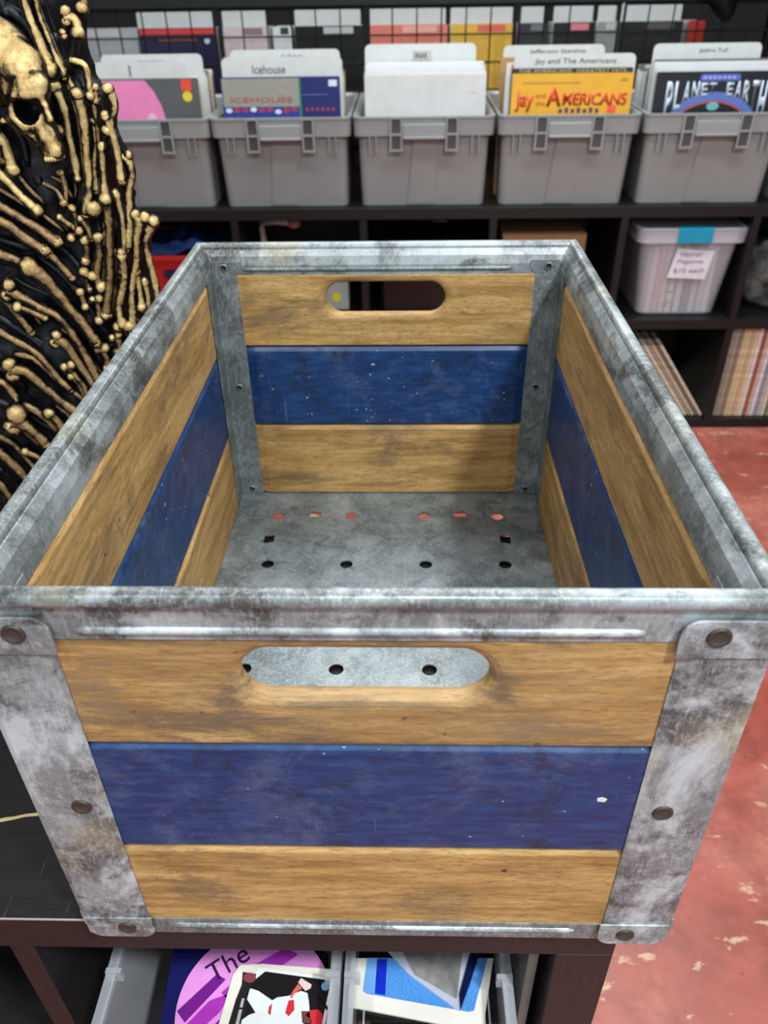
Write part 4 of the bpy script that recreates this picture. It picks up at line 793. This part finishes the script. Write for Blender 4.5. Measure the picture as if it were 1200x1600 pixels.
slab_y(bm, disc(0.0, 0.234, 0.016, 0.010), -0.0027, -0.002, 2); slab_y(bm, rrect(-0.044, 0.060, 0.293, 0.309, 0.0075, 4), -0.0026, -0.002, 3)
for k in range(7): slab_y(bm, rect(-0.036 + 0.0125 * k, -0.028 + 0.0125 * k, 0.298, 0.304), -0.0030, -0.0026, 4)
obj('cover_print', bm, [colour('arc_blue', (92, 116, 190)), colour('arc_red', (196, 92, 84)), colour('globe_teal', (112, 178, 176)), colour('violet_pill', (92, 102, 192)), colour('pale_violet', (170, 176, 224))], s_)
CH = colour('chrome_blue_lettering', (196, 212, 226), 0.25)
for k, ch in enumerate('PLANET EARTH'):
    if ch == ' ': continue
    x = -0.118 + 0.0222 * k; u = (x - 0.004) / 0.125; zb = 0.150 + 0.112 * math.sqrt(max(0.0, 1 - (abs(u) * 0.93) ** 2)); zb = max(zb, 0.19)
    text_mesh('chrome_letter', ch, CH, s_, (x, -0.0024, zb), UPR, 0.018, max(0.018, 0.293 - zb - (0.0 if abs(u) > 0.3 else 0.004)), 0.0005, bold=0.03)
rr3 = random.Random(12)
for k in range(5):
    sleeve(X + rr3.uniform(-0.004, 0.003), YF + 0.011 + 0.0075 * k, 'creased white sleeve poking up behind the chrome-lettered record', [M['white_card'], colour('lilac_white_cover', (212, 214, 224)), M['pale_card']][k % 3],
           h=0.322 + 0.003 * k, w=0.325, t=0.0036, rz=rr3.uniform(0.0, 0.006), group='creased white sleeves behind the chrome-lettered record')
sleeve(X - 0.004, YF + 0.056, 'dark sleeve showing as a strip before the Jethro Tull divider', colour('dim_sleeve', (120, 116, 112)), h=0.338, w=0.31)
divider(X - 0.014, YF + 0.090, 'divider card reading Jethro Tull', 'Jethro Tull', w=0.285, h=0.372, tx=0.015, tw=0.075, th=0.012, tz=0.012, ink='ink')
pack(X, [YF + 0.100 + 0.011 * k for k in range(13)], [M['white_card'], M['pale_card'], colour('dim_sleeve', (120, 116, 112))], 10, 0.02, 0.0, 'at the back of the bin with the chrome-lettered record')
# bins at both ends
X = BX[6]
pack(X, [YF + 0.010 * k for k in range(8)], [M['white_card'], M['pale_card']], 14, 0.012, 0.0, 'in the bin at the far right edge')
divider(X - 0.005, YF + 0.085, 'blank pale divider card in the bin at the far right edge', None, w=0.318, h=0.375)
pack(X, [YF + 0.095 + 0.012 * k for k in range(10)], [M['cream'], M['pale_card']], 15, 0.02, 0.0, 'at the back of the far right bin')
X = BX[0]
pack(X, [YF + 0.012 * k for k in range(16)], [M['white_card'], M['cream'], M['pale_card']], 16, 0.02, 0.0, 'in the bin hidden by the bone sculpture')
# ================================================================ THINGS IN THE SHELF'S CUBES
ZM = 0.369
# red crate with blue cloth
t = thing('plastic_crate', (-0.650, 2.23, ZM), 'red plastic crate in the cube beside the bone sculpture', 'crate')
red = colour('red_plastic', (186, 32, 30), 0.4)
bm = NB(); o4 = [[(sx * hx, sy * hy, z) for sx, sy in ((-1, -1), (1, -1), (1, 1), (-1, 1))] for hx, hy, z in ((0.135, 0.14, 0), (0.155, 0.16, 0.19), (0.151, 0.156, 0.19), (0.131, 0.136, 0.004))]
loft(bm, o4); obj('crate_body', bm, red, t, bevel=0.003)
bm = NB(); box(bm, -0.161, 0.161, -0.166, -0.156, 0.178, 0.194); box(bm, -0.161, 0.161, 0.156, 0.166, 0.178, 0.194); box(bm, -0.161, -0.151, -0.156, 0.156, 0.178, 0.194); box(bm, 0.151, 0.161, -0.156, 0.156, 0.178, 0.194)
obj('crate_rim', bm, red, t, bevel=0.002)
bm = NB(); slab_y(bm, rrect(-0.052, 0.052, 0.125, 0.152, 0.012, 5), -0.1595, -0.150); obj('hand_hold', bm, colour('dark_hand_hold', (34, 20, 60)), t)
bm = NB(); vs = []
for i in range(15):
    row = []
    for j in range(15):
        x, y = -0.13 + 0.26 * i / 14, -0.13 + 0.26 * j / 14; z = 0.188 + 0.028 * abs(mnoise.noise(Vector((x * 14, y * 14, 3)))) * 2 - 0.25 * max(0, (x * x + y * y) ** 0.5 - 0.12)
        row.append(bm.verts.new((x, y, z)))
    vs.append(row)
for i in range(14):
    for j in range(14): bm.faces.new((vs[i][j], vs[i + 1][j], vs[i + 1][j + 1], vs[i][j + 1]))
ob_ = obj('blue_cloth', bm, colour('blue_cloth_fabric', (36, 66, 132), 0.8), None, (-0.650, 2.23, ZM), smooth=True)
ob_.modifiers.new('s', 'SOLIDIFY').thickness = 0.004; tag(ob_, 'crumpled blue cloth lying in the red plastic crate', 'cloth')
# white stand with arm
t = thing('hook_stand', (-0.405, 2.16, ZM), 'small white stand with a pink-tipped side arm in a dark cube', 'stand')
wp = colour('off_white_plastic', (176, 174, 172))
bm = NB(); loft(bm, [[(r_ * math.cos(2 * math.pi * k / 20), r_ * math.sin(2 * math.pi * k / 20), z) for k in range(20)] for r_, z in ((0.045, 0), (0.045, 0.14), (0.030, 0.175), (0.018, 0.195))]); obj('base', bm, wp, t, smooth=False)
bm = NB(); tube(bm, [(0, 0, 0.19), (-0.004, 0, 0.25), (0.0, 0, 0.262)], [0.010, 0.008, 0.009]); obj('pole', bm, wp, t, smooth=True)
bm = NB(); tube(bm, [(-0.006, 0, 0.262), (0.04, -0.01, 0.268), (0.085, -0.02, 0.268)], [0.009, 0.008, 0.010]); obj('arm', bm, wp, t, smooth=True)
bm = NB(); ball(bm, (0.097, -0.022, 0.266), 0.017, (1.2, 1, 0.9)); obj('arm_tip', bm, colour('dusty_pink_tip', (164, 112, 108)), t, smooth=True)
# small pale box with a yellow dot
t = thing('small_box', (-0.205, 2.19, ZM), 'small pale grey box with a yellow dot, seen through the far hand slot', 'box')
bm = NB(); box(bm, -0.06, 0.05, -0.05, 0.05, 0, 0.085); obj('box_body', bm, colour('pale_grey_carton', (168, 166, 162), 0.6), t, bevel=0.002)
bm = NB(); slab_y(bm, disc(0.012, 0.040, 0.014), -0.0508, -0.0496); obj('yellow_dot', bm, colour('yellow_dot', (226, 206, 40)), t)
# black tool case
t = thing('tool_case', (0.095, 2.23, ZM), 'glossy black case with metal clasps in the cube behind the crate', 'case')
gb = colour('glossy_black_plastic', (14, 14, 15), 0.15)
bm = NB(); box(bm, -0.150, 0.150, -0.13, 0.13, 0, 0.14); obj('case_body', bm, gb, t, bevel=0.012)
bm = NB(); box(bm, -0.150, 0.150, -0.13, 0.13, 0.142, 0.225); obj('case_lid', bm, gb, t, bevel=0.014)
bm = NB(); tube(bm, [(-0.06, -0.02, 0.222), (-0.055, -0.02, 0.252), (0.055, -0.02, 0.252), (0.06, -0.02, 0.222)], 0.008); obj('carry_handle', bm, gb, t, smooth=True)
for s in (-1, 1):
    bm = NB(); box(bm, s * 0.112 - 0.008, s * 0.112 + 0.008, -0.136, -0.129, 0.115, 0.185); obj('clasp', bm, colour('dull_metal_clasp', (150, 148, 142), 0.3, Metallic=0.8) if False else M['rivet'], t, bevel=0.002)
# cardboard box
t = thing('cardboard_box', (0.428, 2.24, ZM), 'brown cardboard box in the cube below the yellow record', 'box')
cbm = colour('brown_cardboard', (156, 112, 76), 0.7)
bm = NB(); box(bm, -0.122, 0.122, -0.14, 0.14, 0, 0.235); obj('box_body', bm, cbm, t, bevel=0.002)
for s in (-1, 1):
    bm = NB(); box(bm, -0.122, 0.122, -0.1405 if s < 0 else 0.002, -0.002 if s < 0 else 0.1405, 0.2352, 0.2385); obj('top_flap', bm, cbm, t)
bm = NB(); box(bm, -0.1225, 0.1225, -0.022, 0.022, 0.2386, 0.2392); obj('packing_tape', bm, colour('tan_tape', (178, 140, 98), 0.25), t)
# clear latch box with magazines
bx = thing('clear_storage_box', (0.843, 2.235, ZM), 'clear plastic box with a blue latch and a handwritten white note', 'storage box')
def rr3d(hx, hy, z, r=0.03): return [(x, y, z) for x, y in rrect(-hx, hx, -hy, hy, r, 5)]
bm = NB(); loft(bm, [rr3d(0.112, 0.150, 0.0), rr3d(0.118, 0.156, 0.006), rr3d(0.142, 0.172, 0.235), rr3d(0.139, 0.169, 0.235), rr3d(0.113, 0.151, 0.006), rr3d(0.108, 0.146, 0.003)]); obj('box_body', bm, M['milky'], bx, smooth=False)
bm = NB(); loft(bm, [rr3d(0.143, 0.173, 0.225), rr3d(0.155, 0.186, 0.225), rr3d(0.158, 0.188, 0.262), rr3d(0.150, 0.180, 0.266), rr3d(0.140, 0.168, 0.256), rr3d(0.01, 0.02, 0.256), rr3d(0.01, 0.02, 0.252), rr3d(0.138, 0.168, 0.250)], closed_path=True, cap=False); obj('box_lid', bm, M['frosted'], bx)
bm = NB(); box(bm, -0.045, 0.052, -0.1935, -0.1865, 0.226, 0.262); box(bm, -0.045, 0.052, -0.1935, -0.165, 0.262, 0.268); obj('blue_latch', bm, colour('turquoise_latch', (24, 148, 184), 0.35), bx, bevel=0.002)
note = NB(); slab_y(note, [(-0.052, 0.122), (0.060, 0.116), (0.072, 0.200), (-0.036, 0.206)], -0.1745, -0.1735)
nt = obj('handwritten_note', note, colour('white_note_paper', (232, 226, 232), 0.6), bx)
ink = colour('violet_pen_ink', (96, 84, 140), 0.6)
for s, z, w in (('Horror', 0.182, 0.062), ('Magazines', 0.160, 0.074), ('$10 each', 0.134, 0.088)):
    text_mesh('handwriting', s, ink, nt, (0.008, -0.1746, z), UPR, w, 0.016, 0.0004)
mg = [(-0.098, (150, 130, 140)), (-0.082, (206, 190, 190)), (-0.062, (206, 160, 158)), (-0.042, (214, 196, 178)), (-0.020, (222, 214, 204)), (0.004, (218, 206, 204)), (0.028, (104, 92, 108)), (0.048, (198, 194, 196)), (0.070, (188, 184, 192)), (0.088, (206, 200, 186))]
for k, (x, c) in enumerate(mg):
    bm = NB(); box(bm, -0.0085, 0.0085, -0.14, 0.13, 0, 0.205 if abs(x) < 0.08 else 0.195)
    o = obj('magazine', bm, colour('magazine_spine_%s' % ['dusk', 'shell', 'rose', 'sand', 'bone', 'blush', 'plum', 'ash', 'mist', 'straw'][k], c, 0.5), None, (0.843 + x, 2.235, ZM + 0.0042), bevel=0.001)
    tag(o, ['magazine with a violet-grey spine, leftmost in the clear box', 'pale pink magazine second from the left in the clear box', 'rose magazine with red script on its spine in the clear box', 'sand-coloured magazine right of the rose one in the clear box',
            'off-white magazine with large rotated grey lettering in the clear box', 'blush magazine under the handwritten note in the clear box', 'dark plum magazine in the clear box', 'ash grey magazine right of the dark plum one in the clear box',
            'misty grey magazine near the right wall of the clear box', 'straw-coloured magazine, rightmost in the clear box'][k], 'magazine')
    if k == 4: text_mesh('spine_lettering', '5 LIST', colour('grey_spine_lettering', (120, 116, 126)), o, (0.010, -0.1401, 0.088), (math.pi / 2, -math.pi / 2, 0), 0.150, 0.030, 0.0005)
    if k == 2: text_mesh('spine_lettering', 'Fangoria', colour('red_spine_script', (178, 70, 70)), o, (0.005, -0.1401, 0.105), (math.pi / 2, -math.pi / 2, 0), 0.120, 0.012, 0.0005)
# crumpled grey plastic bag
bm = NB(); res = bmesh.ops.create_icosphere(bm, subdivisions=4, radius=0.12)
for v in bm.verts:
    d = 1 + 0.22 * mnoise.noise(v.co * 16) + 0.12 * mnoise.noise(v.co * 40); v.co *= d; v.co.x *= 1.15
    v.co.z = max(-0.095, v.co.z * 0.95)
o = obj('plastic_bag', bm, plain('crinkled_grey_film', (98, 98, 96), 0.2, 0, 0.6, 28), None, (1.185, 2.20, ZM + 0.0955), smooth=True); tag(o, 'crumpled grey plastic bag at the right edge, beside the clear box', 'bag')
# ---- records in the lower cubes
def spine(x, label, c, t=0.007, h=0.300, lean=0.0, group=None, y=2.215, z=0.0313):
    bm = NB(); box(bm, -t / 2, t / 2, -0.150, 0.150, 0, h)
    key = 'spine_paper_%d_%d_%d' % c
    o = obj('record', bm, plain(key, c, 0.6, 0, 0.25, 60), None, (x, y, z + (t / 2 * math.sin(abs(lean)))), (0, lean, 0)); return tag(o, label, 'record', group)
L1 = [(206, 188, 158), (184, 160, 126), (218, 206, 186), (170, 148, 118), (200, 184, 160), (120, 100, 80), (212, 198, 176)]
for k, c in enumerate(L1):
    spine(0.915 + 0.0125 * k, 'beige record leaning steeply left in the lower cube under the clear box', c, 0.008, 0.298, -0.62, 'records leaning left under the clear box')
for k, c in enumerate([(170, 120, 112), (150, 90, 84), (196, 150, 140)]): spine(0.653 + 0.009 * k, 'pinkish record standing upright left of the leaning ones', c, 0.0075, group='pinkish upright records beside the leaning ones')
U1 = [(150, 134, 116), (164, 150, 130), (140, 122, 104), (212, 180, 138), (216, 188, 150), (204, 168, 130), (222, 190, 160), (226, 214, 204), (158, 84, 68), (206, 170, 156), (224, 216, 216), (150, 140, 160), (190, 176, 160), (214, 200, 180), (120, 104, 90), (206, 186, 160)]
for k, c in enumerate(U1):
    spine(1.034 + 0.0118 * k, 'record standing upright in the lower right cube', c, 0.0100 if k % 3 else 0.0110, 0.296 + 0.004 * (k % 2), group='upright records in the lower right cube')
for x0, n, g in ((-0.80, 12, 'bone sculpture'), (-0.43, 14, 'white stand'), (-0.06, 10, 'black case'), (0.32, 13, 'cardboard box')):
    for k in range(n):
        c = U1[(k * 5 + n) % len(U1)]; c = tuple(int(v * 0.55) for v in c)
        spine(x0 + 0.0125 * k, 'record in the lower cube beneath the %s' % g, c, 0.011, 0.297, 0.0, 'records in the lower cube beneath the %s' % g, y=2.27)

# ================================================================ WIRE GRID AND SECOND ROW OF RECORDS
YG = 2.535
gx = [-1.452, -1.0, -0.550, -0.097, 0.355, 0.667, 1.118]
glab = ['far left, behind the bone sculpture', 'behind the bin with the pink record', 'behind the bin with the navy record', 'behind the middle bin', 'narrow one behind the yellow record', 'rightmost, behind the chrome-lettered record']
for k in range(len(gx) - 1):
    a, b = gx[k] + 0.0045, gx[k + 1] - 0.0045
    t = thing('wire_grid_panel', ((a + b) / 2, YG, 0), 'black wire grid panel, ' + glab[k], 'wire grid', 'black wire grid panels behind the bins')
    hw = (b - a) / 2; bm = NB()
    for x in (-hw + 0.003, hw - 0.003): tube(bm, [(x, 0, 0.0), (x, 0, 1.157)], 0.0042, 8)
    for z in (0.01, 1.153): tube(bm, [(-hw, 0, z), (hw, 0, z)], 0.004, 8)
    obj('grid_frame', bm, M['wire'], t)
    bm = NB(); n = max(1, round(2 * hw / 0.075))
    for i in range(1, n): tube(bm, [(-hw + 2 * hw * i / n, -0.003, 0.012), (-hw + 2 * hw * i / n, -0.003, 1.152)], 0.0024, 6)
    z = 1.081
    while z > 0.05: tube(bm, [(-hw, 0.0012, z), (hw, 0.0012, z)], 0.0024, 6); z -= 0.0745
    obj('grid_wires', bm, M['wire'], t)
bm = NB(); box(bm, -1.46, 1.125, YG - 0.02, YG + 0.02, 1.1585, 1.25); tag(obj('display_rail', bm, M['black_shelf'], None, bevel=0.002), 'long black rail along the top of the wire grid', 'rail')
bm = NB(); box(bm, 1.130, 1.245, YG + 0.02, YG + 0.09, 0.0, 1.40); tag(obj('wooden_post', bm, M['brown_z'], None, bevel=0.002), 'dark brown upright post at the top right behind the bins', 'post')
t = thing('record_island', (0.05, 2.92, 0), 'black display cabinet behind the wire grid, carrying the second row of records', 'cabinet')
bm = NB(); box(bm, -1.5, 1.5, -0.22, 0.22, 0, 0.745); obj('cabinet_body', bm, M['black_shelf'], t, bevel=0.003)
bm = NB(); box(bm, -1.52, 1.52, -0.235, 0.235, 0.7455, 0.772); obj('cabinet_top', bm, M['black_shelf'], t, bevel=0.002)
ZI = 0.7725; YI = 2.735
BK = [  # x0, x1, cover name, cover colour, divider?, strip colour, label
    (-1.22, -0.862, 'silver', (178, 180, 182), 0, (206, 200, 204), 'silvery plastic-wrapped record beyond the grid at the far left'),
    (-0.855, -0.600, 'dark_navy', (38, 30, 66), 1, (218, 66, 58), 'navy record with a red top strip beyond the wire grid'),
    (-0.575, -0.425, 'pinkish_white', (214, 196, 200), 1, (150, 122, 130), 'pinkish white record beyond the grid, right of the navy one'),
    (-0.412, -0.352, 'white_small', (222, 224, 226), 0, (60, 60, 60), 'narrow white card beyond the grid above the Icehouse divider'),
    (-0.338, -0.118, 'black_gloss', (28, 28, 30), 1, (190, 194, 190), 'black-edged record with a tall white divider beyond the grid'),
    (-0.094, 0.158, 'salmon', (228, 130, 112), 1, (240, 176, 160), 'salmon record beyond the grid above the middle bin'),
    (0.168, 0.374, 'egg_yellow', (232, 184, 72), 1, (230, 108, 98), 'yellow record with a pink patch beyond the grid'),
    (0.392, 0.476, 'charcoal', (58, 56, 58), 1, (120, 120, 120), 'charcoal record left of the black and pink one beyond the grid'),
    (0.500, 0.632, 'black_pink', (34, 28, 32), 1, (226, 132, 138), 'black record with a pink patch beyond the grid'),
    (0.642, 0.706, 'grey_green', (150, 154, 148), 1, (196, 196, 196), 'narrow grey-green record beyond the grid'),
    (0.714, 0.915, 'soot', (36, 34, 32), 1, (90, 86, 78), 'sooty black record beyond the grid above the chrome-lettered one'),
    (0.935, 0.985, 'brick', (178, 48, 36), 0, (178, 48, 36), 'narrow brick red record under the hanging black bag'),
    (1.300, 1.500, 'white_far', (222, 224, 226), 1, (190, 200, 214), 'white record at the far right beyond the brown post')]
for k, (x0, x1, nm, c, dv, sc_, lab) in enumerate(BK):
    w = x1 - x0; xc = (x0 + x1) / 2
    s_ = sleeve(xc, YI, lab, colour(nm + '_cover', c, 0.3), w=w, h=0.322, t=0.004, z=ZI, tilt=0.04)
    art('cover_print', s_, [(rect(-w / 2 + 0.004, w / 2 - 0.004, 0.304, 0.320) if nm == 'dark_navy' else rect(-w * 0.08, w * 0.36, 0.300, 0.319), 0, 0)] +
        ([(rect(-w * 0.25, w * 0.25, 0.286, 0.296), 1, 0), (disc(w * 0.38, 0.285, 0.009), 2, 0)] if nm == 'dark_navy' else []), -0.002, [colour(nm + '_strip', sc_), colour('dull_orange_print', (150, 82, 60)), colour('white_price_label', (214, 222, 234))])
    if dv: divider(xc - 0.004, YI + 0.012, 'white divider card behind the ' + lab.split(' beyond')[0].split(' above')[0], None, w=w - 0.006, h=0.374, mat=M['white_card'], tilt=0.04, group='white divider cards beyond the wire grid', z=ZI)
    for j in range(5):
        sleeve(xc, YI + 0.024 + 0.02 * j, 'record sleeve in the second row beyond the wire grid', [M['pale_card'], M['white_card'], colour('dim_sleeve', (120, 116, 112))][(j + k) % 3], w=w, h=0.318, t=0.012, z=ZI, tilt=0.04, group='record sleeves in the second row beyond the wire grid')
# black bag hanging on the grid
bm = NB()
loft(bm, [[(xc + rx * math.cos(2 * math.pi * k / 18) * (1 + 0.12 * math.sin(5 * k)), ry * math.sin(2 * math.pi * k / 18), z) for k in range(18)] for xc, rx, ry, z in
          ((0.030, 0.008, 0.006, 0.0), (0.024, 0.024, 0.012, 0.018), (0.012, 0.040, 0.018, 0.045), (0.0, 0.056, 0.022, 0.075), (-0.004, 0.062, 0.024, 0.12), (0.0, 0.055, 0.018, 0.20), (0.0, 0.03, 0.006, 0.215))])
t = thing('hanging_bag', (0.930, YG - 0.055, 1.105), 'glossy black bag hanging over the wire grid at the top right', 'bag')
obj('bag_body', bm, colour('glossy_black_film', (12, 12, 14), 0.2), t, smooth=True)
bm = NB(); tube(bm, [(-0.02, 0, 0.21), (-0.015, 0.03, 0.245), (0.015, 0.03, 0.245), (0.02, 0, 0.21)], 0.004); obj('bag_handle', bm, M['wire'], t, smooth=True)

# ================================================================ CLEAR BINS UNDER THE TABLE TOP
ZC = 0.3895
def clear_bin(x0, x1, label):
    xc, hw = (x0 + x1) / 2, (x1 - x0) / 2; hy = 0.185; yc = 0.158
    t = thing('clear_bin', (xc, yc, ZC), label, 'storage bin')
    bm = NB(); f = lambda e, z, r=0.014: [(x, y, z) for x, y in rrect(-hw + e, hw - e, -hy + e, hy - e, r, 4)]
    loft(bm, [f(0.016, 0), f(0.004, 0.240), f(0.0065, 0.240), f(0.018, 0.0025)]); obj('bin_body', bm, M['clear'], t)
    bm = NB(); loft(bm, [f(0.0045, 0.230), f(0.0, 0.232), f(0.0, 0.246), f(0.008, 0.246), f(0.008, 0.2405), f(0.0045, 0.2405)], closed_path=True, cap=False); obj('bin_rim', bm, M['smoke'], t)
    for s in (-1, 1):
        bm = NB(); box(bm, s * (hw - 0.006) - 0.006, s * (hw - 0.006) + 0.006, -0.128, -0.124, 0.236, 0.249); obj('rim_rib', bm, M['smoke'], t)
    return t
cbin = clear_bin(-0.212, -0.030, 'clear plastic bin under the table edge holding the purple disc and trading cards')
cbin2 = clear_bin(-0.027, 0.102, 'clear plastic bin under the table edge holding the blue framed card and disc cases')
def case_stack(xc, yc, w, n, z0, lab, grp):
    for k in range(n):
        bm = NB(); box(bm, -w / 2, w / 2, -0.064, 0.064, 0, 0.0102)
        tag(obj('disc_case', bm, colour('dark_disc_case', (30, 30, 32), 0.2), None, (xc + 0.001 * math.sin(k * 2.1), yc, z0 + 0.0106 * k), bevel=0.0008), lab, 'disc case', grp)
case_stack(-0.112, 0.062, 0.112, 19, ZC + 0.0030, 'dark disc case stacked beneath the trading cards in the clear bin', 'disc cases beneath the trading cards')
case_stack(0.037, 0.062, 0.088, 18, ZC + 0.0030, 'dark disc case stacked in the clear bin with the blue card', 'disc cases in the clear bin with the blue card')
ztop = ZC + 0.0030 + 0.0106 * 19
def flat(name, pts, z0, z1, mat, org, parent=None, **k):
    bm = NB(); prism(bm, pts, z0, z1); return obj(name, bm, mat, parent, org, **k)
Zp = ztop + 0.0004
o = flat('navy_case', [(-0.040, -0.052), (0.055, -0.050), (0.060, 0.062), (-0.046, 0.064)], 0, 0.009, colour('navy_vinyl', (24, 26, 84), 0.25), (-0.128, 0.026, Zp)); tag(o, 'navy blue vinyl case under the purple disc in the clear bin', 'case')
zd_ = Zp + 0.0098
disc_t = thing('purple_disc', (-0.0985, 0.0215, zd_), 'purple and pink printed disc lying in the clear bin, left of the baseball card', 'disc')
R_ = 0.0610
bm = NB(); prism(bm, disc(0, 0, R_, n=64), 0, 0.0012); obj('disc_body', bm, colour('pink_disc_print', (224, 146, 218), 0.3), disc_t)
PM = [colour('deep_purple_print', (112, 30, 132), 0.3), colour('pale_pink_disc_print', (246, 206, 244), 0.3), colour('violet_print', (168, 52, 178), 0.3), colour('dark_ink_print', (52, 26, 66), 0.3)]
bm = NB()
for pts, mi, l in (([(-0.060, -0.004), (-0.034, 0.024), (-0.026, 0.020), (-0.052, -0.012)], 0, 0), ([(-0.028, 0.010), (-0.004, 0.032), (0.020, 0.046), (0.030, 0.040), (0.000, 0.018), (-0.018, 0.002)], 2, 0),
                   ([(-0.056, -0.020), (-0.036, 0.004), (-0.020, 0.010), (-0.026, -0.004), (-0.044, -0.022)], 2, 0), ([(-0.044, -0.030), (-0.026, -0.010), (-0.012, 0.004), (-0.018, -0.014), (-0.034, -0.036)], 0, 0),
                   ([(-0.014, -0.014), (-0.004, 0.014), (0.006, 0.016), (0.010, -0.006), (0.000, -0.022)], 2, 0), ([(-0.030, -0.050), (-0.018, -0.030), (0.004, -0.020), (0.014, -0.028), (0.004, -0.052), (-0.012, -0.058)], 2, 0),
                   ([(-0.024, 0.000), (-0.014, 0.010), (-0.010, 0.004), (-0.020, -0.010)], 1, 1), ([(-0.036, -0.034), (-0.022, -0.020), (-0.018, -0.026), (-0.034, -0.044)], 1, 1), ([(-0.022, -0.048), (-0.008, -0.030), (-0.002, -0.034), (-0.014, -0.052)], 0, 1)):
    prism(bm, pts, 0.0012 + 0.0002 * l, 0.0014 + 0.0002 * l, mi)
obj('disc_print', bm, PM, disc_t)
text_mesh('disc_lettering', 'The', PM[3], disc_t, (-0.022, 0.026, 0.0014), (0, 0, 0.62), 0.034, 0.016, 0.0003)
zc_ = zd_ + 0.0016
A = ART
o = flat('loose_cards', A['under1'], 0, 0.0016, colour('white_card_edge', (230, 226, 214)), (-0.08, 0.02, zc_)); tag(o, 'white-edged card lying under the baseball card', 'card')
zc_ += 0.0018
bc = thing('baseball_card', (-0.08, 0.02, zc_), 'baseball card of a batter in white with red cap, in the clear bin', 'card')
flat('card_stock', A['card'], 0, 0.0008, colour('white_card_border', (232, 232, 228), 0.25), (0, 0, 0), bc)
CM = {'picture': ('black_card_print', (24, 22, 24)), 'body': ('white_uniform_print', (226, 230, 230)), 'sleeve': ('red_uniform_print', (212, 44, 58)), 'arm': ('coral_arm_print', (222, 96, 92)), 'glove': ('pale_glove_print', (226, 200, 198)),
      'belt': ('brick_belt_print', (178, 62, 52)), 'face': ('brown_skin_print', (110, 66, 58)), 'cap': ('red_uniform_print', (212, 44, 58)), 'bat': ('black_bat_print', (12, 12, 14)), 'spine': ('grey_black_spine_print', (34, 32, 36)), 'badge': ('sky_badge_print', (120, 170, 206)), 'teamlogo': ('maroon_logo_print', (134, 62, 76))}
names = list(CM); bm = NB()
for i, nm in enumerate(names):
    lay = {'picture': 0, 'body': 1, 'bat': 1, 'spine': 1, 'badge': 1}.get(nm, 2)
    prism(bm, A[nm], 0.0008 + 0.0002 * lay, 0.0010 + 0.0002 * lay, i)
# small white lettering blocks and badge letter strokes
st = A['spinetext']; a0, a1, a2, a3 = [Vector(p) for p in st]
for k in range(14):
    if k in (5,): continue
    u0, u1 = (k + 0.12) / 14, (k + 0.80) / 14
    q = [a0.lerp(a3, u0), a1.lerp(a2, u0), a1.lerp(a2, u1), a0.lerp(a3, u1)]
    prism(bm, [(p.x, p.y) for p in q], 0.0012, 0.0014, len(names))
obj('card_picture', bm, [colour(*CM[n]) for n in names] + [colour('white_lettering', (200, 200, 200))], bc)
# right-hand bin
zs = ZC + 0.0030 + 0.0106 * 18
jc = thing('jewel_case', (0.03, 0.02, zs + 0.0004), 'black disc case under the blue framed card, with a white side tab', 'disc case')
cp2 = A['cdcase']; flat('case_body', cp2, 0, 0.0095, colour('black_case_plastic', (26, 25, 24), 0.15), (0, 0, 0), jc, bevel=0.0006)
bm = NB()
for dz, yy in ((0, 0.0), (1, 0.0045), (2, 0.010)): box(bm, -0.040, 0.050, -0.0225 + yy, -0.0215 + yy, 0.0094, 0.0102)
box(bm, 0.0555, 0.0570, -0.018, 0.03, 0.0094, 0.0104); box(bm, -0.0435, -0.0420, -0.018, 0.03, 0.0094, 0.0104)
obj('case_ridge', bm, M['frosted'], jc)
bm = NB(); prism(bm, [(0.0455, -0.010), (0.0525, -0.010), (0.0535, 0.013), (0.0470, 0.013)], 0.0096, 0.0104); obj('side_tab', bm, M['white_card'], jc)
text_mesh('tab_lettering', 'COLLECT', M['ink'], jc, (0.0510, 0.0015, 0.0105), (0, 0, math.pi / 2), 0.018, 0.003, 0.0002)
zf = zs + 0.0112
fr = thing('framed_card', (0.03, 0.02, zf), 'white-bordered card with a bright blue picture, lying in the right clear bin', 'card')
flat('card_border', A['frame'], 0, 0.0020, colour('ivory_border', (232, 230, 220), 0.4), (0, 0, 0), fr)
bm = NB(); prism(bm, A['print'], 0.0020, 0.0022, 0); prism(bm, A['navy'], 0.0022, 0.0024, 1); prism(bm, A['lightblue'], 0.0022, 0.0024, 2)
bl = NT('woven_bright_blue_print'); blm = bl.set(bl.ramp(bl.noise(bl.coord((600, 2500, 1)), 1.0, 2), [(0.35, srgb(40, 104, 190)), (0.65, srgb(98, 170, 236))]), 0.4)
obj('card_print', bm, [blm, colour('royal_blue_print', (14, 42, 184)), colour('sky_blue_print', (112, 168, 232))], fr)
ps = thing('photo_holder', (0.03, 0.02, zf + 0.0027), 'clear rigid holder with a grey photo, slanted on the blue card', 'photo holder')
flat('holder_shell', A['slab'], 0, 0.0018, M['frosted'], (0, 0, 0), ps)
flat('grey_photo', A['slabphoto'], 0.0018, 0.0022, plain('grey_photo_print', (128, 128, 124), 0.3, 0, 0.5, 45), (0, 0, 0), ps)
flat('navy_edge', A['slabedge'], 0.0018, 0.0034, colour('navy_plastic_edge', (14, 24, 62), 0.2), (0, 0, 0), ps)
bm = NB(); box(bm, 0.1075, 0.1145, 0.020, 0.360, ZC, 0.715); tag(obj('panel_sheen_board', bm, plain('grey_panel_sheen', (98, 96, 90), 0.7, 0, 0.3, 14), None), 'added grey board imitating the sheen on the inner face of the side panel', 'board')  # added board, its grey stands in for light reflecting off the side panel

bpy.context.view_layer.update()
